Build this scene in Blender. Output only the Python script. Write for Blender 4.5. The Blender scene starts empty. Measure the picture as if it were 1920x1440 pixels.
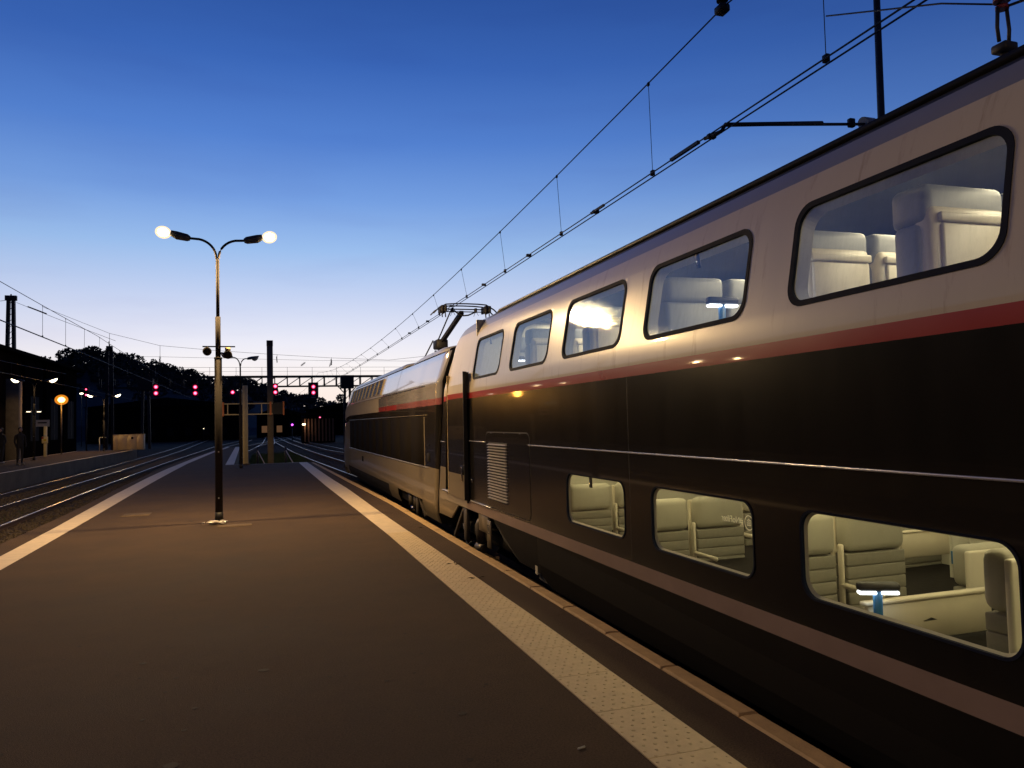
import bpy, bmesh, math, random
from mathutils import Vector, Matrix, noise
random.seed(7)
R = math.radians
scene = bpy.context.scene
col = scene.collection

# ------------------------------------------------------------------ camera
CAM_H = 1.75
YAW, PITCH, ROLL = R(17.735), R(2.69), R(1.4)
cd = bpy.data.cameras.new('camera'); cam = bpy.data.objects.new('camera', cd); col.objects.link(cam)
cd.sensor_width = 36.0; cd.lens = 1442/1920*36; cd.clip_start = 0.05; cd.clip_end = 5000
fw = Vector((math.sin(YAW)*math.cos(PITCH), math.cos(YAW)*math.cos(PITCH), math.sin(PITCH)))
r0 = Vector((math.cos(YAW), -math.sin(YAW), 0)); u0 = r0.cross(fw)
rr = r0*math.cos(ROLL) - u0*math.sin(ROLL); uu = u0*math.cos(ROLL) + r0*math.sin(ROLL)
cam.matrix_world = Matrix(((rr.x, uu.x, -fw.x, 0), (rr.y, uu.y, -fw.y, 0), (rr.z, uu.z, -fw.z, CAM_H), (0, 0, 0, 1)))
scene.camera = cam

# ------------------------------------------------------------------ sky: dusk, sun just under the horizon ahead
world = bpy.data.worlds.new('World'); scene.world = world; world.use_nodes = True
nt = world.node_tree; nt.nodes.clear()
def wn(t, **k):
    n = nt.nodes.new(t)
    for a, b in k.items(): setattr(n, a, b)
    return n
L = nt.links.new
tc = wn('ShaderNodeTexCoord'); sep = wn('ShaderNodeSeparateXYZ'); L(tc.outputs['Generated'], sep.inputs[0])
def srgb(c):
    return tuple(((v/255)/12.92 if v/255 <= .04045 else ((v/255+.055)/1.055)**2.4) for v in c)
def ramp(stops):
    n = wn('ShaderNodeValToRGB'); cr = n.color_ramp; cr.interpolation = 'EASE' if False else 'LINEAR'
    while len(cr.elements) > 1: cr.elements.remove(cr.elements[0])
    cr.elements[0].position = stops[0][0]; cr.elements[0].color = (*stops[0][1], 1)
    for p, c in stops[1:]:
        e = cr.elements.new(p); e.color = (*c, 1)
    return n
# height of a sky point is the sine of its elevation; the ramp is spread by a square root to give the horizon room
mz = wn('ShaderNodeMath', operation='MAXIMUM'); L(sep.outputs['Z'], mz.inputs[0]); mz.inputs[1].default_value = 0
sq = wn('ShaderNodeMath', operation='POWER'); L(mz.outputs[0], sq.inputs[0]); sq.inputs[1].default_value = .5
def st(deg): return math.sqrt(math.sin(R(deg)))
near = ramp([(0, srgb((255, 226, 210))), (st(2.5), srgb((255, 240, 231))), (st(4), srgb((255, 248, 246))), (st(6), srgb((236, 236, 248))),
             (st(9), srgb((200, 213, 243))), (st(12.5), srgb((156, 191, 238))), (st(16), srgb((118, 160, 226))), (st(20), srgb((84, 130, 209))),
             (st(25), srgb((58, 102, 183))), (st(30), srgb((43, 82, 158))), (st(36), srgb((30, 60, 124))), (st(48), srgb((21, 42, 92))), (1, srgb((14, 26, 60)))])
anti = ramp([(0, srgb((38, 40, 58))), (st(4), srgb((42, 44, 64))), (st(10), srgb((40, 48, 80))), (st(20), srgb((30, 44, 86))),
             (st(35), srgb((22, 38, 82))), (1, srgb((14, 26, 60)))])
L(sq.outputs[0], near.inputs[0]); L(sq.outputs[0], anti.inputs[0])
nrm = wn('ShaderNodeVectorMath', operation='MULTIPLY'); L(tc.outputs['Generated'], nrm.inputs[0]); nrm.inputs[1].default_value = (1, 1, 0)
nn = wn('ShaderNodeVectorMath', operation='NORMALIZE'); L(nrm.outputs[0], nn.inputs[0])
dt = wn('ShaderNodeVectorMath', operation='DOT_PRODUCT'); L(nn.outputs[0], dt.inputs[0]); dt.inputs[1].default_value = (math.sin(R(2)), math.cos(R(2)), 0)
ma = wn('ShaderNodeMath', operation='MULTIPLY_ADD'); L(dt.outputs['Value'], ma.inputs[0]); ma.inputs[1].default_value = .5; ma.inputs[2].default_value = .5
pw = wn('ShaderNodeMath', operation='POWER'); L(ma.outputs[0], pw.inputs[0]); pw.inputs[1].default_value = 2.4
mx = wn('ShaderNodeMix', data_type='RGBA'); L(pw.outputs[0], mx.inputs[0]); L(anti.outputs[0], mx.inputs[6]); L(near.outputs[0], mx.inputs[7])
# thin high cloud veils, stretched along the horizon
mp = wn('ShaderNodeMapping'); L(tc.outputs['Generated'], mp.inputs[0]); mp.inputs['Scale'].default_value = (2.2, 2.2, 13)
nz = wn('ShaderNodeTexNoise'); L(mp.outputs[0], nz.inputs[0]); nz.inputs['Scale'].default_value = 1.6; nz.inputs['Detail'].default_value = 6
cr2 = ramp([(.5, (1, 1, 1)), (.75, (.93, .92, .95))]); L(nz.outputs[0], cr2.inputs[0])
mc = wn('ShaderNodeMix', data_type='RGBA', blend_type='MULTIPLY'); mc.inputs[0].default_value = 1; L(mx.outputs[2], mc.inputs[6]); L(cr2.outputs[0], mc.inputs[7])
bg = wn('ShaderNodeBackground'); bg.inputs[1].default_value = 1.0; L(mc.outputs[2], bg.inputs[0])
wo = wn('ShaderNodeOutputWorld'); L(bg.outputs[0], wo.inputs[0])
vs = scene.view_settings
vs.view_transform = 'Standard'; vs.look = 'None'; vs.exposure = 0; vs.gamma = 1; vs.use_curve_mapping = False
scene.cycles.max_bounces = 8; scene.cycles.transparent_max_bounces = 16; scene.cycles.caustics_reflective = False; scene.cycles.caustics_refractive = False
scene.cycles.sample_clamp_indirect = 4
scene.cycles.use_denoising = True

# ------------------------------------------------------------------ materials
MATS = {}
def mat(name, c, rough=.6, metal=0, var=.12, vscale=3, bump=0, bscale=40, coat=0, spec=.5, wear=None, stretch=(1, 1, 1), emit=None, estr=0, grain=None):
    if name in MATS: return MATS[name]
    m = bpy.data.materials.new(name); m.use_nodes = True; t = m.node_tree; b = t.nodes['Principled BSDF']
    b.inputs['Roughness'].default_value = rough; b.inputs['Metallic'].default_value = metal
    b.inputs['Specular IOR Level'].default_value = spec; b.inputs['Coat Weight'].default_value = coat; b.inputs['Coat Roughness'].default_value = .04
    tcn = t.nodes.new('ShaderNodeTexCoord'); mpn = t.nodes.new('ShaderNodeMapping'); mpn.inputs['Scale'].default_value = stretch
    t.links.new(tcn.outputs['Object'], mpn.inputs[0])
    if var:
        n = t.nodes.new('ShaderNodeTexNoise'); n.inputs['Scale'].default_value = vscale; n.inputs['Detail'].default_value = 8; n.inputs['Roughness'].default_value = .65
        t.links.new(mpn.outputs[0], n.inputs[0])
        r = t.nodes.new('ShaderNodeValToRGB'); r.color_ramp.elements[0].position = .3; r.color_ramp.elements[1].position = .72
        r.color_ramp.elements[0].color = (*[v*(1-var) for v in c], 1); r.color_ramp.elements[1].color = (*[min(1, v*(1+var)) for v in c], 1)
        t.links.new(n.outputs[0], r.inputs[0]); out = r.outputs[0]
        if grain:
            ng = t.nodes.new('ShaderNodeTexNoise'); ng.inputs['Scale'].default_value = grain[0]; ng.inputs['Detail'].default_value = 3; ng.inputs['Roughness'].default_value = .8
            t.links.new(mpn.outputs[0], ng.inputs[0]); rg = t.nodes.new('ShaderNodeValToRGB'); rg.color_ramp.elements[0].position = .35; rg.color_ramp.elements[1].position = .68
            k0, k1 = 1-grain[1], 1+grain[1]; rg.color_ramp.elements[0].color = (k0, k0, k0, 1); rg.color_ramp.elements[1].color = (k1, k1, k1, 1)
            t.links.new(ng.outputs[0], rg.inputs[0]); mg = t.nodes.new('ShaderNodeMix'); mg.data_type = 'RGBA'; mg.blend_type = 'MULTIPLY'; mg.clamp_result = False; mg.inputs[0].default_value = 1
            t.links.new(out, mg.inputs[6]); t.links.new(rg.outputs[0], mg.inputs[7]); out = mg.outputs[2]
        if wear:
            n2 = t.nodes.new('ShaderNodeTexNoise'); n2.inputs['Scale'].default_value = wear[1]; n2.inputs['Detail'].default_value = 10; n2.inputs['Roughness'].default_value = .75
            t.links.new(mpn.outputs[0], n2.inputs[0])
            r2 = t.nodes.new('ShaderNodeValToRGB'); r2.color_ramp.elements[0].position = wear[2]; r2.color_ramp.elements[1].position = wear[2]+.09
            t.links.new(n2.outputs[0], r2.inputs[0])
            mm = t.nodes.new('ShaderNodeMix'); mm.data_type = 'RGBA'; t.links.new(r2.outputs[0], mm.inputs[0]); t.links.new(out, mm.inputs[6]); mm.inputs[7].default_value = (*wear[0], 1)
            out = mm.outputs[2]
        t.links.new(out, b.inputs['Base Color'])
        mr = t.nodes.new('ShaderNodeMapRange'); mr.inputs[3].default_value = rough*.85; mr.inputs[4].default_value = min(1, rough*1.2)
        t.links.new(n.outputs[0], mr.inputs[0]); t.links.new(mr.outputs[0], b.inputs['Roughness'])
    else:
        b.inputs['Base Color'].default_value = (*c, 1)
    if bump:
        n3 = t.nodes.new('ShaderNodeTexNoise'); n3.inputs['Scale'].default_value = bscale; n3.inputs['Detail'].default_value = 4
        t.links.new(mpn.outputs[0], n3.inputs[0])
        bp = t.nodes.new('ShaderNodeBump'); bp.inputs['Strength'].default_value = bump; bp.inputs['Distance'].default_value = .02
        t.links.new(n3.outputs[0], bp.inputs['Height']); t.links.new(bp.outputs[0], b.inputs['Normal'])
    if emit:
        b.inputs['Emission Color'].default_value = (*emit, 1); b.inputs['Emission Strength'].default_value = estr
    MATS[name] = m
    return m
def glass(name, tint=(1, 1, 1), ior=.1, rough=.015, dirt=.05, bump=.05):
    m = bpy.data.materials.new(name); m.use_nodes = True; t = m.node_tree; t.nodes.clear()
    o = t.nodes.new('ShaderNodeOutputMaterial'); tr = t.nodes.new('ShaderNodeBsdfTransparent'); tr.inputs[0].default_value = (*tint, 1)
    gl = t.nodes.new('ShaderNodeBsdfGlossy'); gl.inputs['Roughness'].default_value = rough
    # Schlick reflectance of a double pane, the same from both sides
    ge = t.nodes.new('ShaderNodeNewGeometry'); dp = t.nodes.new('ShaderNodeVectorMath'); dp.operation = 'DOT_PRODUCT'
    t.links.new(ge.outputs['Incoming'], dp.inputs[0]); t.links.new(ge.outputs['Normal'], dp.inputs[1])
    ab = t.nodes.new('ShaderNodeMath'); ab.operation = 'ABSOLUTE'; t.links.new(dp.outputs['Value'], ab.inputs[0])
    om = t.nodes.new('ShaderNodeMath'); om.operation = 'SUBTRACT'; om.inputs[0].default_value = 1; t.links.new(ab.outputs[0], om.inputs[1])
    p5 = t.nodes.new('ShaderNodeMath'); p5.operation = 'POWER'; t.links.new(om.outputs[0], p5.inputs[0]); p5.inputs[1].default_value = 4.5
    fr = t.nodes.new('ShaderNodeMath'); fr.operation = 'MULTIPLY_ADD'; t.links.new(p5.outputs[0], fr.inputs[0]); fr.inputs[1].default_value = 1-ior; fr.inputs[2].default_value = ior
    mxs = t.nodes.new('ShaderNodeMixShader'); t.links.new(fr.outputs[0], mxs.inputs[0]); t.links.new(tr.outputs[0], mxs.inputs[1]); t.links.new(gl.outputs[0], mxs.inputs[2])
    tcn = t.nodes.new('ShaderNodeTexCoord'); mpn = t.nodes.new('ShaderNodeMapping'); mpn.inputs['Scale'].default_value = (9, 9, 2.2)
    t.links.new(tcn.outputs['Object'], mpn.inputs[0])
    n = t.nodes.new('ShaderNodeTexNoise'); n.inputs['Scale'].default_value = 2.5; n.inputs['Detail'].default_value = 9; n.inputs['Roughness'].default_value = .8
    t.links.new(mpn.outputs[0], n.inputs[0])
    r = t.nodes.new('ShaderNodeValToRGB'); r.color_ramp.elements[0].position = .46; r.color_ramp.elements[1].position = .8
    r.color_ramp.elements[0].color = (dirt*.25,)*3+(1,); r.color_ramp.elements[1].color = (dirt*2.4,)*3+(1,)
    t.links.new(n.outputs[0], r.inputs[0])
    df = t.nodes.new('ShaderNodeBsdfDiffuse'); df.inputs[0].default_value = (.5, .48, .44, 1)
    m2 = t.nodes.new('ShaderNodeMixShader'); t.links.new(r.outputs[0], m2.inputs[0]); t.links.new(mxs.outputs[0], m2.inputs[1]); t.links.new(df.outputs[0], m2.inputs[2])
    # water marks: fine uneven film that smears reflections upright
    n2 = t.nodes.new('ShaderNodeTexNoise'); n2.inputs['Scale'].default_value = 14; n2.inputs['Detail'].default_value = 6
    t.links.new(mpn.outputs[0], n2.inputs[0])
    bp = t.nodes.new('ShaderNodeBump'); bp.inputs['Strength'].default_value = bump; bp.inputs['Distance'].default_value = .01
    t.links.new(n2.outputs[0], bp.inputs['Height']); t.links.new(bp.outputs[0], gl.inputs['Normal'])
    t.links.new(m2.outputs[0], o.inputs[0])
    MATS[name] = m
    return m
def emitter(name, c, s):
    m = bpy.data.materials.new(name); m.use_nodes = True; t = m.node_tree; t.nodes.clear()
    o = t.nodes.new('ShaderNodeOutputMaterial'); e = t.nodes.new('ShaderNodeEmission'); e.inputs[0].default_value = (*c, 1); e.inputs[1].default_value = s
    t.links.new(e.outputs[0], o.inputs[0]); MATS[name] = m; return m

ASPH = mat('asphalt', (.072, .049, .034), .88, grain=(85, .38), var=.24, vscale=.8, bump=.5, bscale=160, spec=.15, wear=((.056, .036, .024), 1.1, .60))
COVER = mat('cover_concrete', (.115, .085, .06), .9, grain=(60, .3), var=.2, vscale=5, spec=.15)
WHITE = mat('line_paint', (.60, .50, .36), .6, var=.14, vscale=6, bump=.15, bscale=90, wear=((.2, .17, .13), 14, .66))
TACT = mat('tactile_paint', (.62, .50, .31), .65, var=.1, vscale=9, bump=.2, bscale=60, wear=((.40, .32, .2), 18, .68))
COPE = mat('coping_concrete', (.46, .31, .14), .75, var=.2, vscale=5, bump=.3, bscale=70, wear=((.16, .12, .07), 9, .64))
CONC = mat('concrete', (.15, .125, .09), .9, spec=.15, var=.25, vscale=1.2, bump=.4, bscale=30)
BALL = mat('ballast', (.058, .044, .032), .95, spec=.05, var=.45, vscale=9, bump=1, bscale=22)
EARTH = mat('earth', (.022, .018, .014), .95, spec=.05, var=.4, vscale=.4, bump=.8, bscale=6)
STONE = mat('ballast_stone', (.085, .065, .045), .9, var=.4, vscale=11)
GRASS = mat('grass', (.045, .085, .018), .8, var=.4, vscale=4)
RAILM = mat('rail_steel', (.30, .28, .26), .28, metal=.9, var=.1, vscale=20)
RUST = mat('rail_rust', (.07, .04, .026), .8, var=.3, vscale=15)
SLEEP = mat('sleeper_concrete', (.12, .10, .085), .9, var=.25, vscale=8)
CREAM = mat('cream_paint', (.54, .475, .37), .3, var=.02, vscale=1.2, bump=.012, bscale=3.2, coat=.4, spec=.3, stretch=(1, 5, .7), wear=((.42, .34, .25), 1.3, .56))
SILVER = mat('silver_paint', (.34, .33, .37), .2, metal=.35, var=.04, vscale=1.5, bump=.02, bscale=3, coat=.8)
ROOFG = mat('roof_grey', (.21, .215, .25), .35, metal=.1, var=.06, vscale=2, bump=.02, bscale=3, coat=.3)
PINKS = mat('red_band_reflection', (.30, .10, .12), .22, metal=.2, var=.06, coat=.8)  # red band paled to silver-pink: sky reflection put into the colour
RED = mat('red_band', (.33, .014, .018), .28, var=.05, vscale=2, bump=.012, bscale=3, coat=.7)
DARK = mat('dark_livery', (.009, .008, .0078), .2, spec=.28, var=.12, vscale=1.1, bump=.016, bscale=3.0, coat=.35, stretch=(1, 5, .7), wear=((.015, .013, .012), 1.6, .60))
DARKM = mat('dark_matte', (.011, .0095, .0085), .65, spec=.12, var=.15, vscale=2, bump=.02, bscale=8)
BAND = mat('grey_band', (.25, .18, .155), .5, spec=.3, var=.12, vscale=2.5, wear=((.11, .075, .065), 6, .64))
PALE = mat('pale_line', (.42, .42, .46), .25, metal=.4, var=.03)
LOWG = mat('lower_livery', (.18, .148, .105), .32, var=.08, vscale=1.6, bump=.014, bscale=3, coat=.4, wear=((.2, .17, .14), 3.5, .64))
BLACK = mat('black_rubber', (.012, .012, .013), .5, var=.1)
GASK = mat('window_gasket', (.005, .009, .026), .8, spec=.12, var=.1, vscale=10)
UNDER = mat('underframe', (.015, .0135, .012), .8, spec=.1, var=.35, vscale=7, bump=.3, bscale=25)
UNDER2 = mat('bogie_metal', (.085, .072, .06), .5, metal=.4, var=.35, vscale=9, bump=.2, bscale=25)
WHEEL = mat('wheel_steel', (.03, .026, .022), .7, metal=.2, var=.2, vscale=10)
STEEL = mat('dark_steel', (.055, .055, .06), .5, metal=.5, var=.25, vscale=12)
IRON = mat('black_iron', (.018, .018, .022), .6, var=.2, vscale=10)
POLE = mat('lamp_pole_paint', (.024, .020, .018), .75, metal=0, spec=.15, var=.3, vscale=14, bump=.1, bscale=40)
HEAD = mat('lamp_head_metal', (.11, .10, .085), .4, metal=.4, var=.15, vscale=9)
MASTM = mat('mast_concrete', (.17, .14, .10), .8, var=.25, vscale=4, bump=.2, bscale=30)
POSTC = mat('cream_post', (.75, .62, .33), .55, var=.12, vscale=5)
ORANGE = mat('orange_reflector', (.75, .16, .03), .4, var=.1, vscale=20)
INT = mat('interior_panel', (.52, .50, .42), .5, var=.03)
INTD = mat('interior_ceiling', (.05, .055, .06), .6, var=.05)
CARP = mat('carpet', (.05, .048, .045), .95, var=.3, vscale=30)
SEATL = mat('seat_fabric', (.25, .235, .19), .75, var=.08, vscale=30, bump=.2, bscale=200)
SEATH = mat('seat_headrest', (.40, .38, .31), .6, var=.04, vscale=12)
SEATU = mat('seat_shell_pale', (.66, .60, .48), .38, var=.03, vscale=6)
SEATG = mat('seat_shell_grey', (.30, .31, .32), .45, var=.04, vscale=6)
TABLE = mat('table_top', (.60, .54, .42), .35, var=.04, vscale=5)
BLUE = mat('lamp_blue', (.03, .16, .36), .35, var=.05)
CHROME = mat('chrome', (.7, .7, .7), .15, metal=1, var=0)
STICK = emitter('sticker_print', (1, .86, .5), .30)
STICK = mat('sticker_film', (.95, .90, .70), .7, var=0, emit=(1, .86, .45), estr=.22)  # film is given a faint glow of its own though no lamp
TEXTK = mat('black_print', (.01, .01, .01), .6, var=0)
WPLATE = mat('white_plate', (.6, .58, .52), .6, var=.1)
CABM = mat('cabinet_paint', (.70, .60, .38), .6, var=.1, vscale=3)
FOL = mat('hill_foliage', (.022, .024, .026), .95, var=.35, vscale=.06)
FOLN = mat('near_foliage', (.03, .04, .02), .95, var=.5, vscale=1.5)
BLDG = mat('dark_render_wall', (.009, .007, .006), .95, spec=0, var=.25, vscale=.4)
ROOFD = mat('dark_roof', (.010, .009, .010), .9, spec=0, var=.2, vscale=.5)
PLAST = mat('clear_plastic', (.55, .52, .48), .2, var=.25, vscale=30)
LEAFM = mat('dry_leaf', (.06, .035, .015), .8, var=.3, vscale=40)
CLOTH = mat('dark_cloth', (.02, .019, .022), .9, var=.3, vscale=9)
SKIN = mat('skin', (.42, .27, .2), .6, var=.05)
SHOEM = mat('shoe', (.25, .24, .23), .6, var=.1)
INSU = mat('red_insulator', (.22, .03, .03), .3, var=.1)
GLASSU = glass('upper_pane_glass', (.93, .95, .97), .17, .014, .075, .045)
GLASSL = glass('lower_pane_glass', (.93, .94, .88), .05, .012, .012, .02)
LAMPG = emitter('lamp_bowl_glow', (1, .78, .40), 42)
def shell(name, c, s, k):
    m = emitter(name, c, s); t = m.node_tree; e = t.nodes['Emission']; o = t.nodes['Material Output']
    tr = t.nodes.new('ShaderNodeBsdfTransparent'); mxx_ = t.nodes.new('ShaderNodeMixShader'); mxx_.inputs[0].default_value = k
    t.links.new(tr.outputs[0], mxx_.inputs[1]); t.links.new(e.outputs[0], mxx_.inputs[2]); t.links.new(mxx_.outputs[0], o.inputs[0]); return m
SHELL = shell('bowl_glare', (1, .66, .28), 1.9, .42)  # translucent yellow rim, glare around the bulb put into the bowl
OSHELL = shell('sodium_glare', (1, .30, .02), 1.3, .4)  # orange glare around the sodium bulb, drawn as a translucent ball
BULB = emitter('bulb_glow', (1, .80, .45), 110)
LAMPF = emitter('far_lamp_glow', (1, .84, .55), 9)
SODIUM = emitter('sodium_glow', (1, .62, .12), 14)
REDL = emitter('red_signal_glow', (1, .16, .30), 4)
REDR = emitter('red_signal_halo', (1, .012, .09), 1.1)  # glowing red ring draws the halo around the lens core
VIOL = emitter('violet_signal_glow', (.75, .08, 1), 5)
WHITEL = emitter('reading_lamp_glow', (.92, .96, 1), 5)
STRIPL = emitter('ceiling_strip_glow', (1, .93, .66), 2.2)
WARMW = emitter('lit_window_glow', (1, .5, .25), .10)

# ------------------------------------------------------------------ mesh helpers
class MB:
    def __init__(s): s.bm = bmesh.new(); s.mi = 0; s.mats = []
    def m(s, material):
        if material not in s.mats: s.mats.append(material)
        s.mi = s.mats.index(material); return s
    def face(s, vs_):
        try:
            f = s.bm.faces.new(vs_); f.material_index = s.mi; return f
        except ValueError: return None
    def poly(s, pts):
        return s.face([s.bm.verts.new(p) for p in pts])
    def box(s, lo, hi, M=None):
        x0, y0, z0 = lo; x1, y1, z1 = hi
        P = [Vector(p) for p in ((x0,y0,z0),(x1,y0,z0),(x1,y1,z0),(x0,y1,z0),(x0,y0,z1),(x1,y0,z1),(x1,y1,z1),(x0,y1,z1))]
        if M is not None: P = [M @ p for p in P]
        v = [s.bm.verts.new(p) for p in P]
        for f in ((0,3,2,1),(4,5,6,7),(0,1,5,4),(1,2,6,5),(2,3,7,6),(3,0,4,7)): s.face([v[i] for i in f])
        return s
    def bbox(s, lo, hi, b=.02, seg=2, M=None):
        t = bmesh.new(); bmesh.ops.create_cube(t, size=1)
        c = [(lo[i]+hi[i])/2 for i in range(3)]; d = [hi[i]-lo[i] for i in range(3)]
        for v in t.verts: v.co = Vector((v.co.x*d[0]+c[0], v.co.y*d[1]+c[1], v.co.z*d[2]+c[2]))
        b = min(b, min(d)*.48)
        bmesh.ops.bevel(t, geom=t.edges[:]+t.verts[:], offset=b, segments=seg, profile=.5, affect='EDGES')
        mp_ = {}
        for v in t.verts: mp_[v] = s.bm.verts.new(M @ v.co if M is not None else v.co)
        for f in t.faces:
            nf = s.face([mp_[v] for v in f.verts])
            if nf: nf.smooth = True
        t.free(); return s
    def tube(s, pts, r, n=8, caps=True, rs=None):
        pts = [Vector(p) for p in pts]; rings = []
        for i, p in enumerate(pts):
            d = (pts[min(i+1, len(pts)-1)] - pts[max(i-1, 0)]).normalized()
            a = Vector((0, 0, 1)) if abs(d.z) < .9 else Vector((1, 0, 0))
            x = d.cross(a).normalized(); y = d.cross(x)
            rad = rs[i] if rs else r
            rings.append([s.bm.verts.new(p + (x*math.cos(2*math.pi*k/n) + y*math.sin(2*math.pi*k/n))*rad) for k in range(n)])
        for a, b in zip(rings, rings[1:]):
            for k in range(n):
                f = s.face([a[k], a[(k+1) % n], b[(k+1) % n], b[k]])
                if f and n > 5: f.smooth = True
        if caps: s.face(rings[0][::-1]); s.face(rings[-1])
        return s
    def bar(s, a, b, w, h=None):
        a, b = Vector(a), Vector(b); h = h or w; d = (b-a); l = d.length; q = d.to_track_quat('Z', 'Y')
        return s.box((-w/2, -h/2, 0), (w/2, h/2, l), Matrix.Translation(a) @ q.to_matrix().to_4x4())
    def prism(s, poly2, a0, a1, axis='x'):
        def P(u, v, w): return (w, u, v) if axis == 'x' else ((u, w, v) if axis == 'y' else (u, v, w))
        A = [s.bm.verts.new(P(u, v, a0)) for u, v in poly2]; B = [s.bm.verts.new(P(u, v, a1)) for u, v in poly2]
        s.face(A); s.face(B[::-1]); n = len(A)
        for i in range(n): s.face([A[i], B[i], B[(i+1) % n], A[(i+1) % n]])
        return s
    def ball(s, c, r, sx=1, sy=1, sz=1, sub=2, jit=0):
        t = bmesh.new(); bmesh.ops.create_icosphere(t, subdivisions=sub, radius=1); mp_ = {}
        for v in t.verts:
            k = r*(1+random.uniform(-jit, jit)); mp_[v] = s.bm.verts.new((c[0]+v.co.x*k*sx, c[1]+v.co.y*k*sy, c[2]+v.co.z*k*sz))
        for f in t.faces:
            nf = s.face([mp_[v] for v in f.verts])
            if nf and jit == 0: nf.smooth = True
        t.free(); return s
    def sweep(s, prof, path):
        rings = []
        for i, p in enumerate(path):
            p = Vector(p); d = Vector(path[min(i+1, len(path)-1)]) - Vector(path[max(i-1, 0)]); d.z = 0; d.normalize()
            x = Vector((d.y, -d.x, 0)); rings.append([s.bm.verts.new(p + x*a + Vector((0, 0, b))) for a, b in prof])
        n = len(prof)
        for a, b in zip(rings, rings[1:]):
            for k in range(n): s.face([a[k], a[(k+1) % n], b[(k+1) % n], b[k]])
        s.face(rings[0][::-1]); s.face(rings[-1]); return s
    def mesh(s, name, material=None):
        bmesh.ops.recalc_face_normals(s.bm, faces=s.bm.faces)
        me = bpy.data.meshes.new(name); s.bm.to_mesh(me); s.bm.free()
        for mm in (s.mats or [material]): me.materials.append(mm)
        return me
    def build(s, name, material=None, parent=None, loc=(0, 0, 0), rot=(0, 0, 0), label=None):
        return put(name, s.mesh(name, material), parent, loc, rot, label)
def put(name, me, parent=None, loc=(0, 0, 0), rot=(0, 0, 0), label=None):
    o = bpy.data.objects.new(name, me); col.objects.link(o); o.parent = parent; o.location = loc; o.rotation_euler = rot
    if label: o['label'] = label
    return o
def tag(o, label=None, cat=None, group=None, kind=None):
    for k, v in (('label', label), ('category', cat), ('group', group), ('kind', kind)):
        if v: o[k] = v
    return o
def thing(name, loc, label, cat, group=None, rz=0):
    o = bpy.data.objects.new(name, None); col.objects.link(o); o.location = loc; o.rotation_euler.z = rz; o.empty_display_size = .1
    return tag(o, label, cat, group)
def kids(o): return [c for c in bpy.data.objects if c.parent == o]
def copy_tree(o, parent=None):
    c = o.copy(); col.objects.link(c); c.parent = parent
    for ch in kids(o): copy_tree(ch, c)
    return c
def interp(tab, x):
    if x <= tab[0][0]: return tab[0][1]
    for (a, b), (c, d) in zip(tab, tab[1:]):
        if x <= c: return b + (d-b)*(x-a)/(c-a)
    return tab[-1][1]

# ================================================================== GROUND, PLATFORM
g = MB(); N = 40
GZ = -.62
g.poly([(-600, -300, GZ-.25), (600, -300, GZ-.25), (600, 1200, GZ-.25), (-600, 1200, GZ-.25)])
tag(g.build('ground', EARTH), 'dark ground of the railway yard', kind='structure')
b = MB(); b.poly([(-30, -30, GZ), (30, -30, GZ), (30, 260, GZ), (-30, 260, GZ)])
tag(b.build('ballast_bed', BALL), 'brown ballast under the tracks', kind='structure')

KERB = [(-20, 2.72), (8, 2.72), (11.5, 2.69), (16.8, 2.66), (23.7, 2.47), (30, 2.30), (37.9, 2.08)]
SL = [(-20, 1.86), (4.6, 1.84), (9.5, 1.81), (12.2, 1.80), (16, 1.73), (22.5, 1.60), (30, 1.50), (37.85, 1.42)]
SR = [(-20, 2.26), (6.5, 2.24), (9.8, 2.20), (13, 2.15), (16.3, 2.11), (21.2, 2.08), (25, 1.99), (37.85, 1.80)]
LEDGE = [(-20, -4.0), (14, -4.0), (18, -4.02), (28, -4.30), (36, -4.42), (48, -4.25), (58, -4.0), (72, -3.5)]
LR = [(-20, -3.2), (11.3, -3.24), (16.7, -3.33), (26.9, -3.56), (34, -3.66), (41, -3.72), (58, -3.53), (72, -3.05)]
LL = [(-20, -3.55), (12.6, -3.60), (16, -3.68), (23, -3.92), (30, -4.08), (36, -4.14), (48, -4.02), (58, -3.82), (72, -3.35)]
TR = [(37.9, -1.42), (71.5, -2.2)]
KW = .135
def strip_mesh(mb, fa, fb, y0, y1, z, step=1.0):
    n = max(1, int((y1-y0)/step)); ys = [y0+(y1-y0)*i/n for i in range(n+1)]
    A = [mb.bm.verts.new((fa(y), y, z)) for y in ys]; B = [mb.bm.verts.new((fb(y), y, z)) for y in ys]
    for i in range(n): mb.face([A[i], B[i], B[i+1], A[i+1]])
    return A, B
p = MB(); p.m(ASPH)
strip_mesh(p, lambda y: interp(LEDGE, y), lambda y: interp(KERB, y)-KW, -20, 37.9, 0)
strip_mesh(p, lambda y: interp(LEDGE, y), lambda y: interp(TR, y), 37.9, 71.5, 0)
p.m(CONC)
for i in range(0, 92):
    y0, y1 = -20+i, min(71.5, -19+i)
    p.poly([(interp(LEDGE, y0), y0, 0), (interp(LEDGE, y1), y1, 0), (interp(LEDGE, y1), y1, GZ), (interp(LEDGE, y0), y0, GZ)])
for i in range(0, 58):
    y0, y1 = -20+i, min(37.9, -19+i)
    p.poly([(interp(KERB, y0)-KW, y0, 0), (interp(KERB, y1)-KW, y1, 0), (interp(KERB, y1)-KW, y1, GZ), (interp(KERB, y0)-KW, y0, GZ)])
for i in range(34):
    y0, y1 = 37.9+i, min(71.5, 38.9+i)
    p.poly([(interp(TR, y0), y0, 0), (interp(TR, y1), y1, 0), (interp(TR, y1), y1, GZ), (interp(TR, y0), y0, GZ)])
p.poly([(-1.42, 37.9, 0), (1.95, 37.9, 0), (1.95, 37.9, GZ), (-1.42, 37.9, GZ)])
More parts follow.
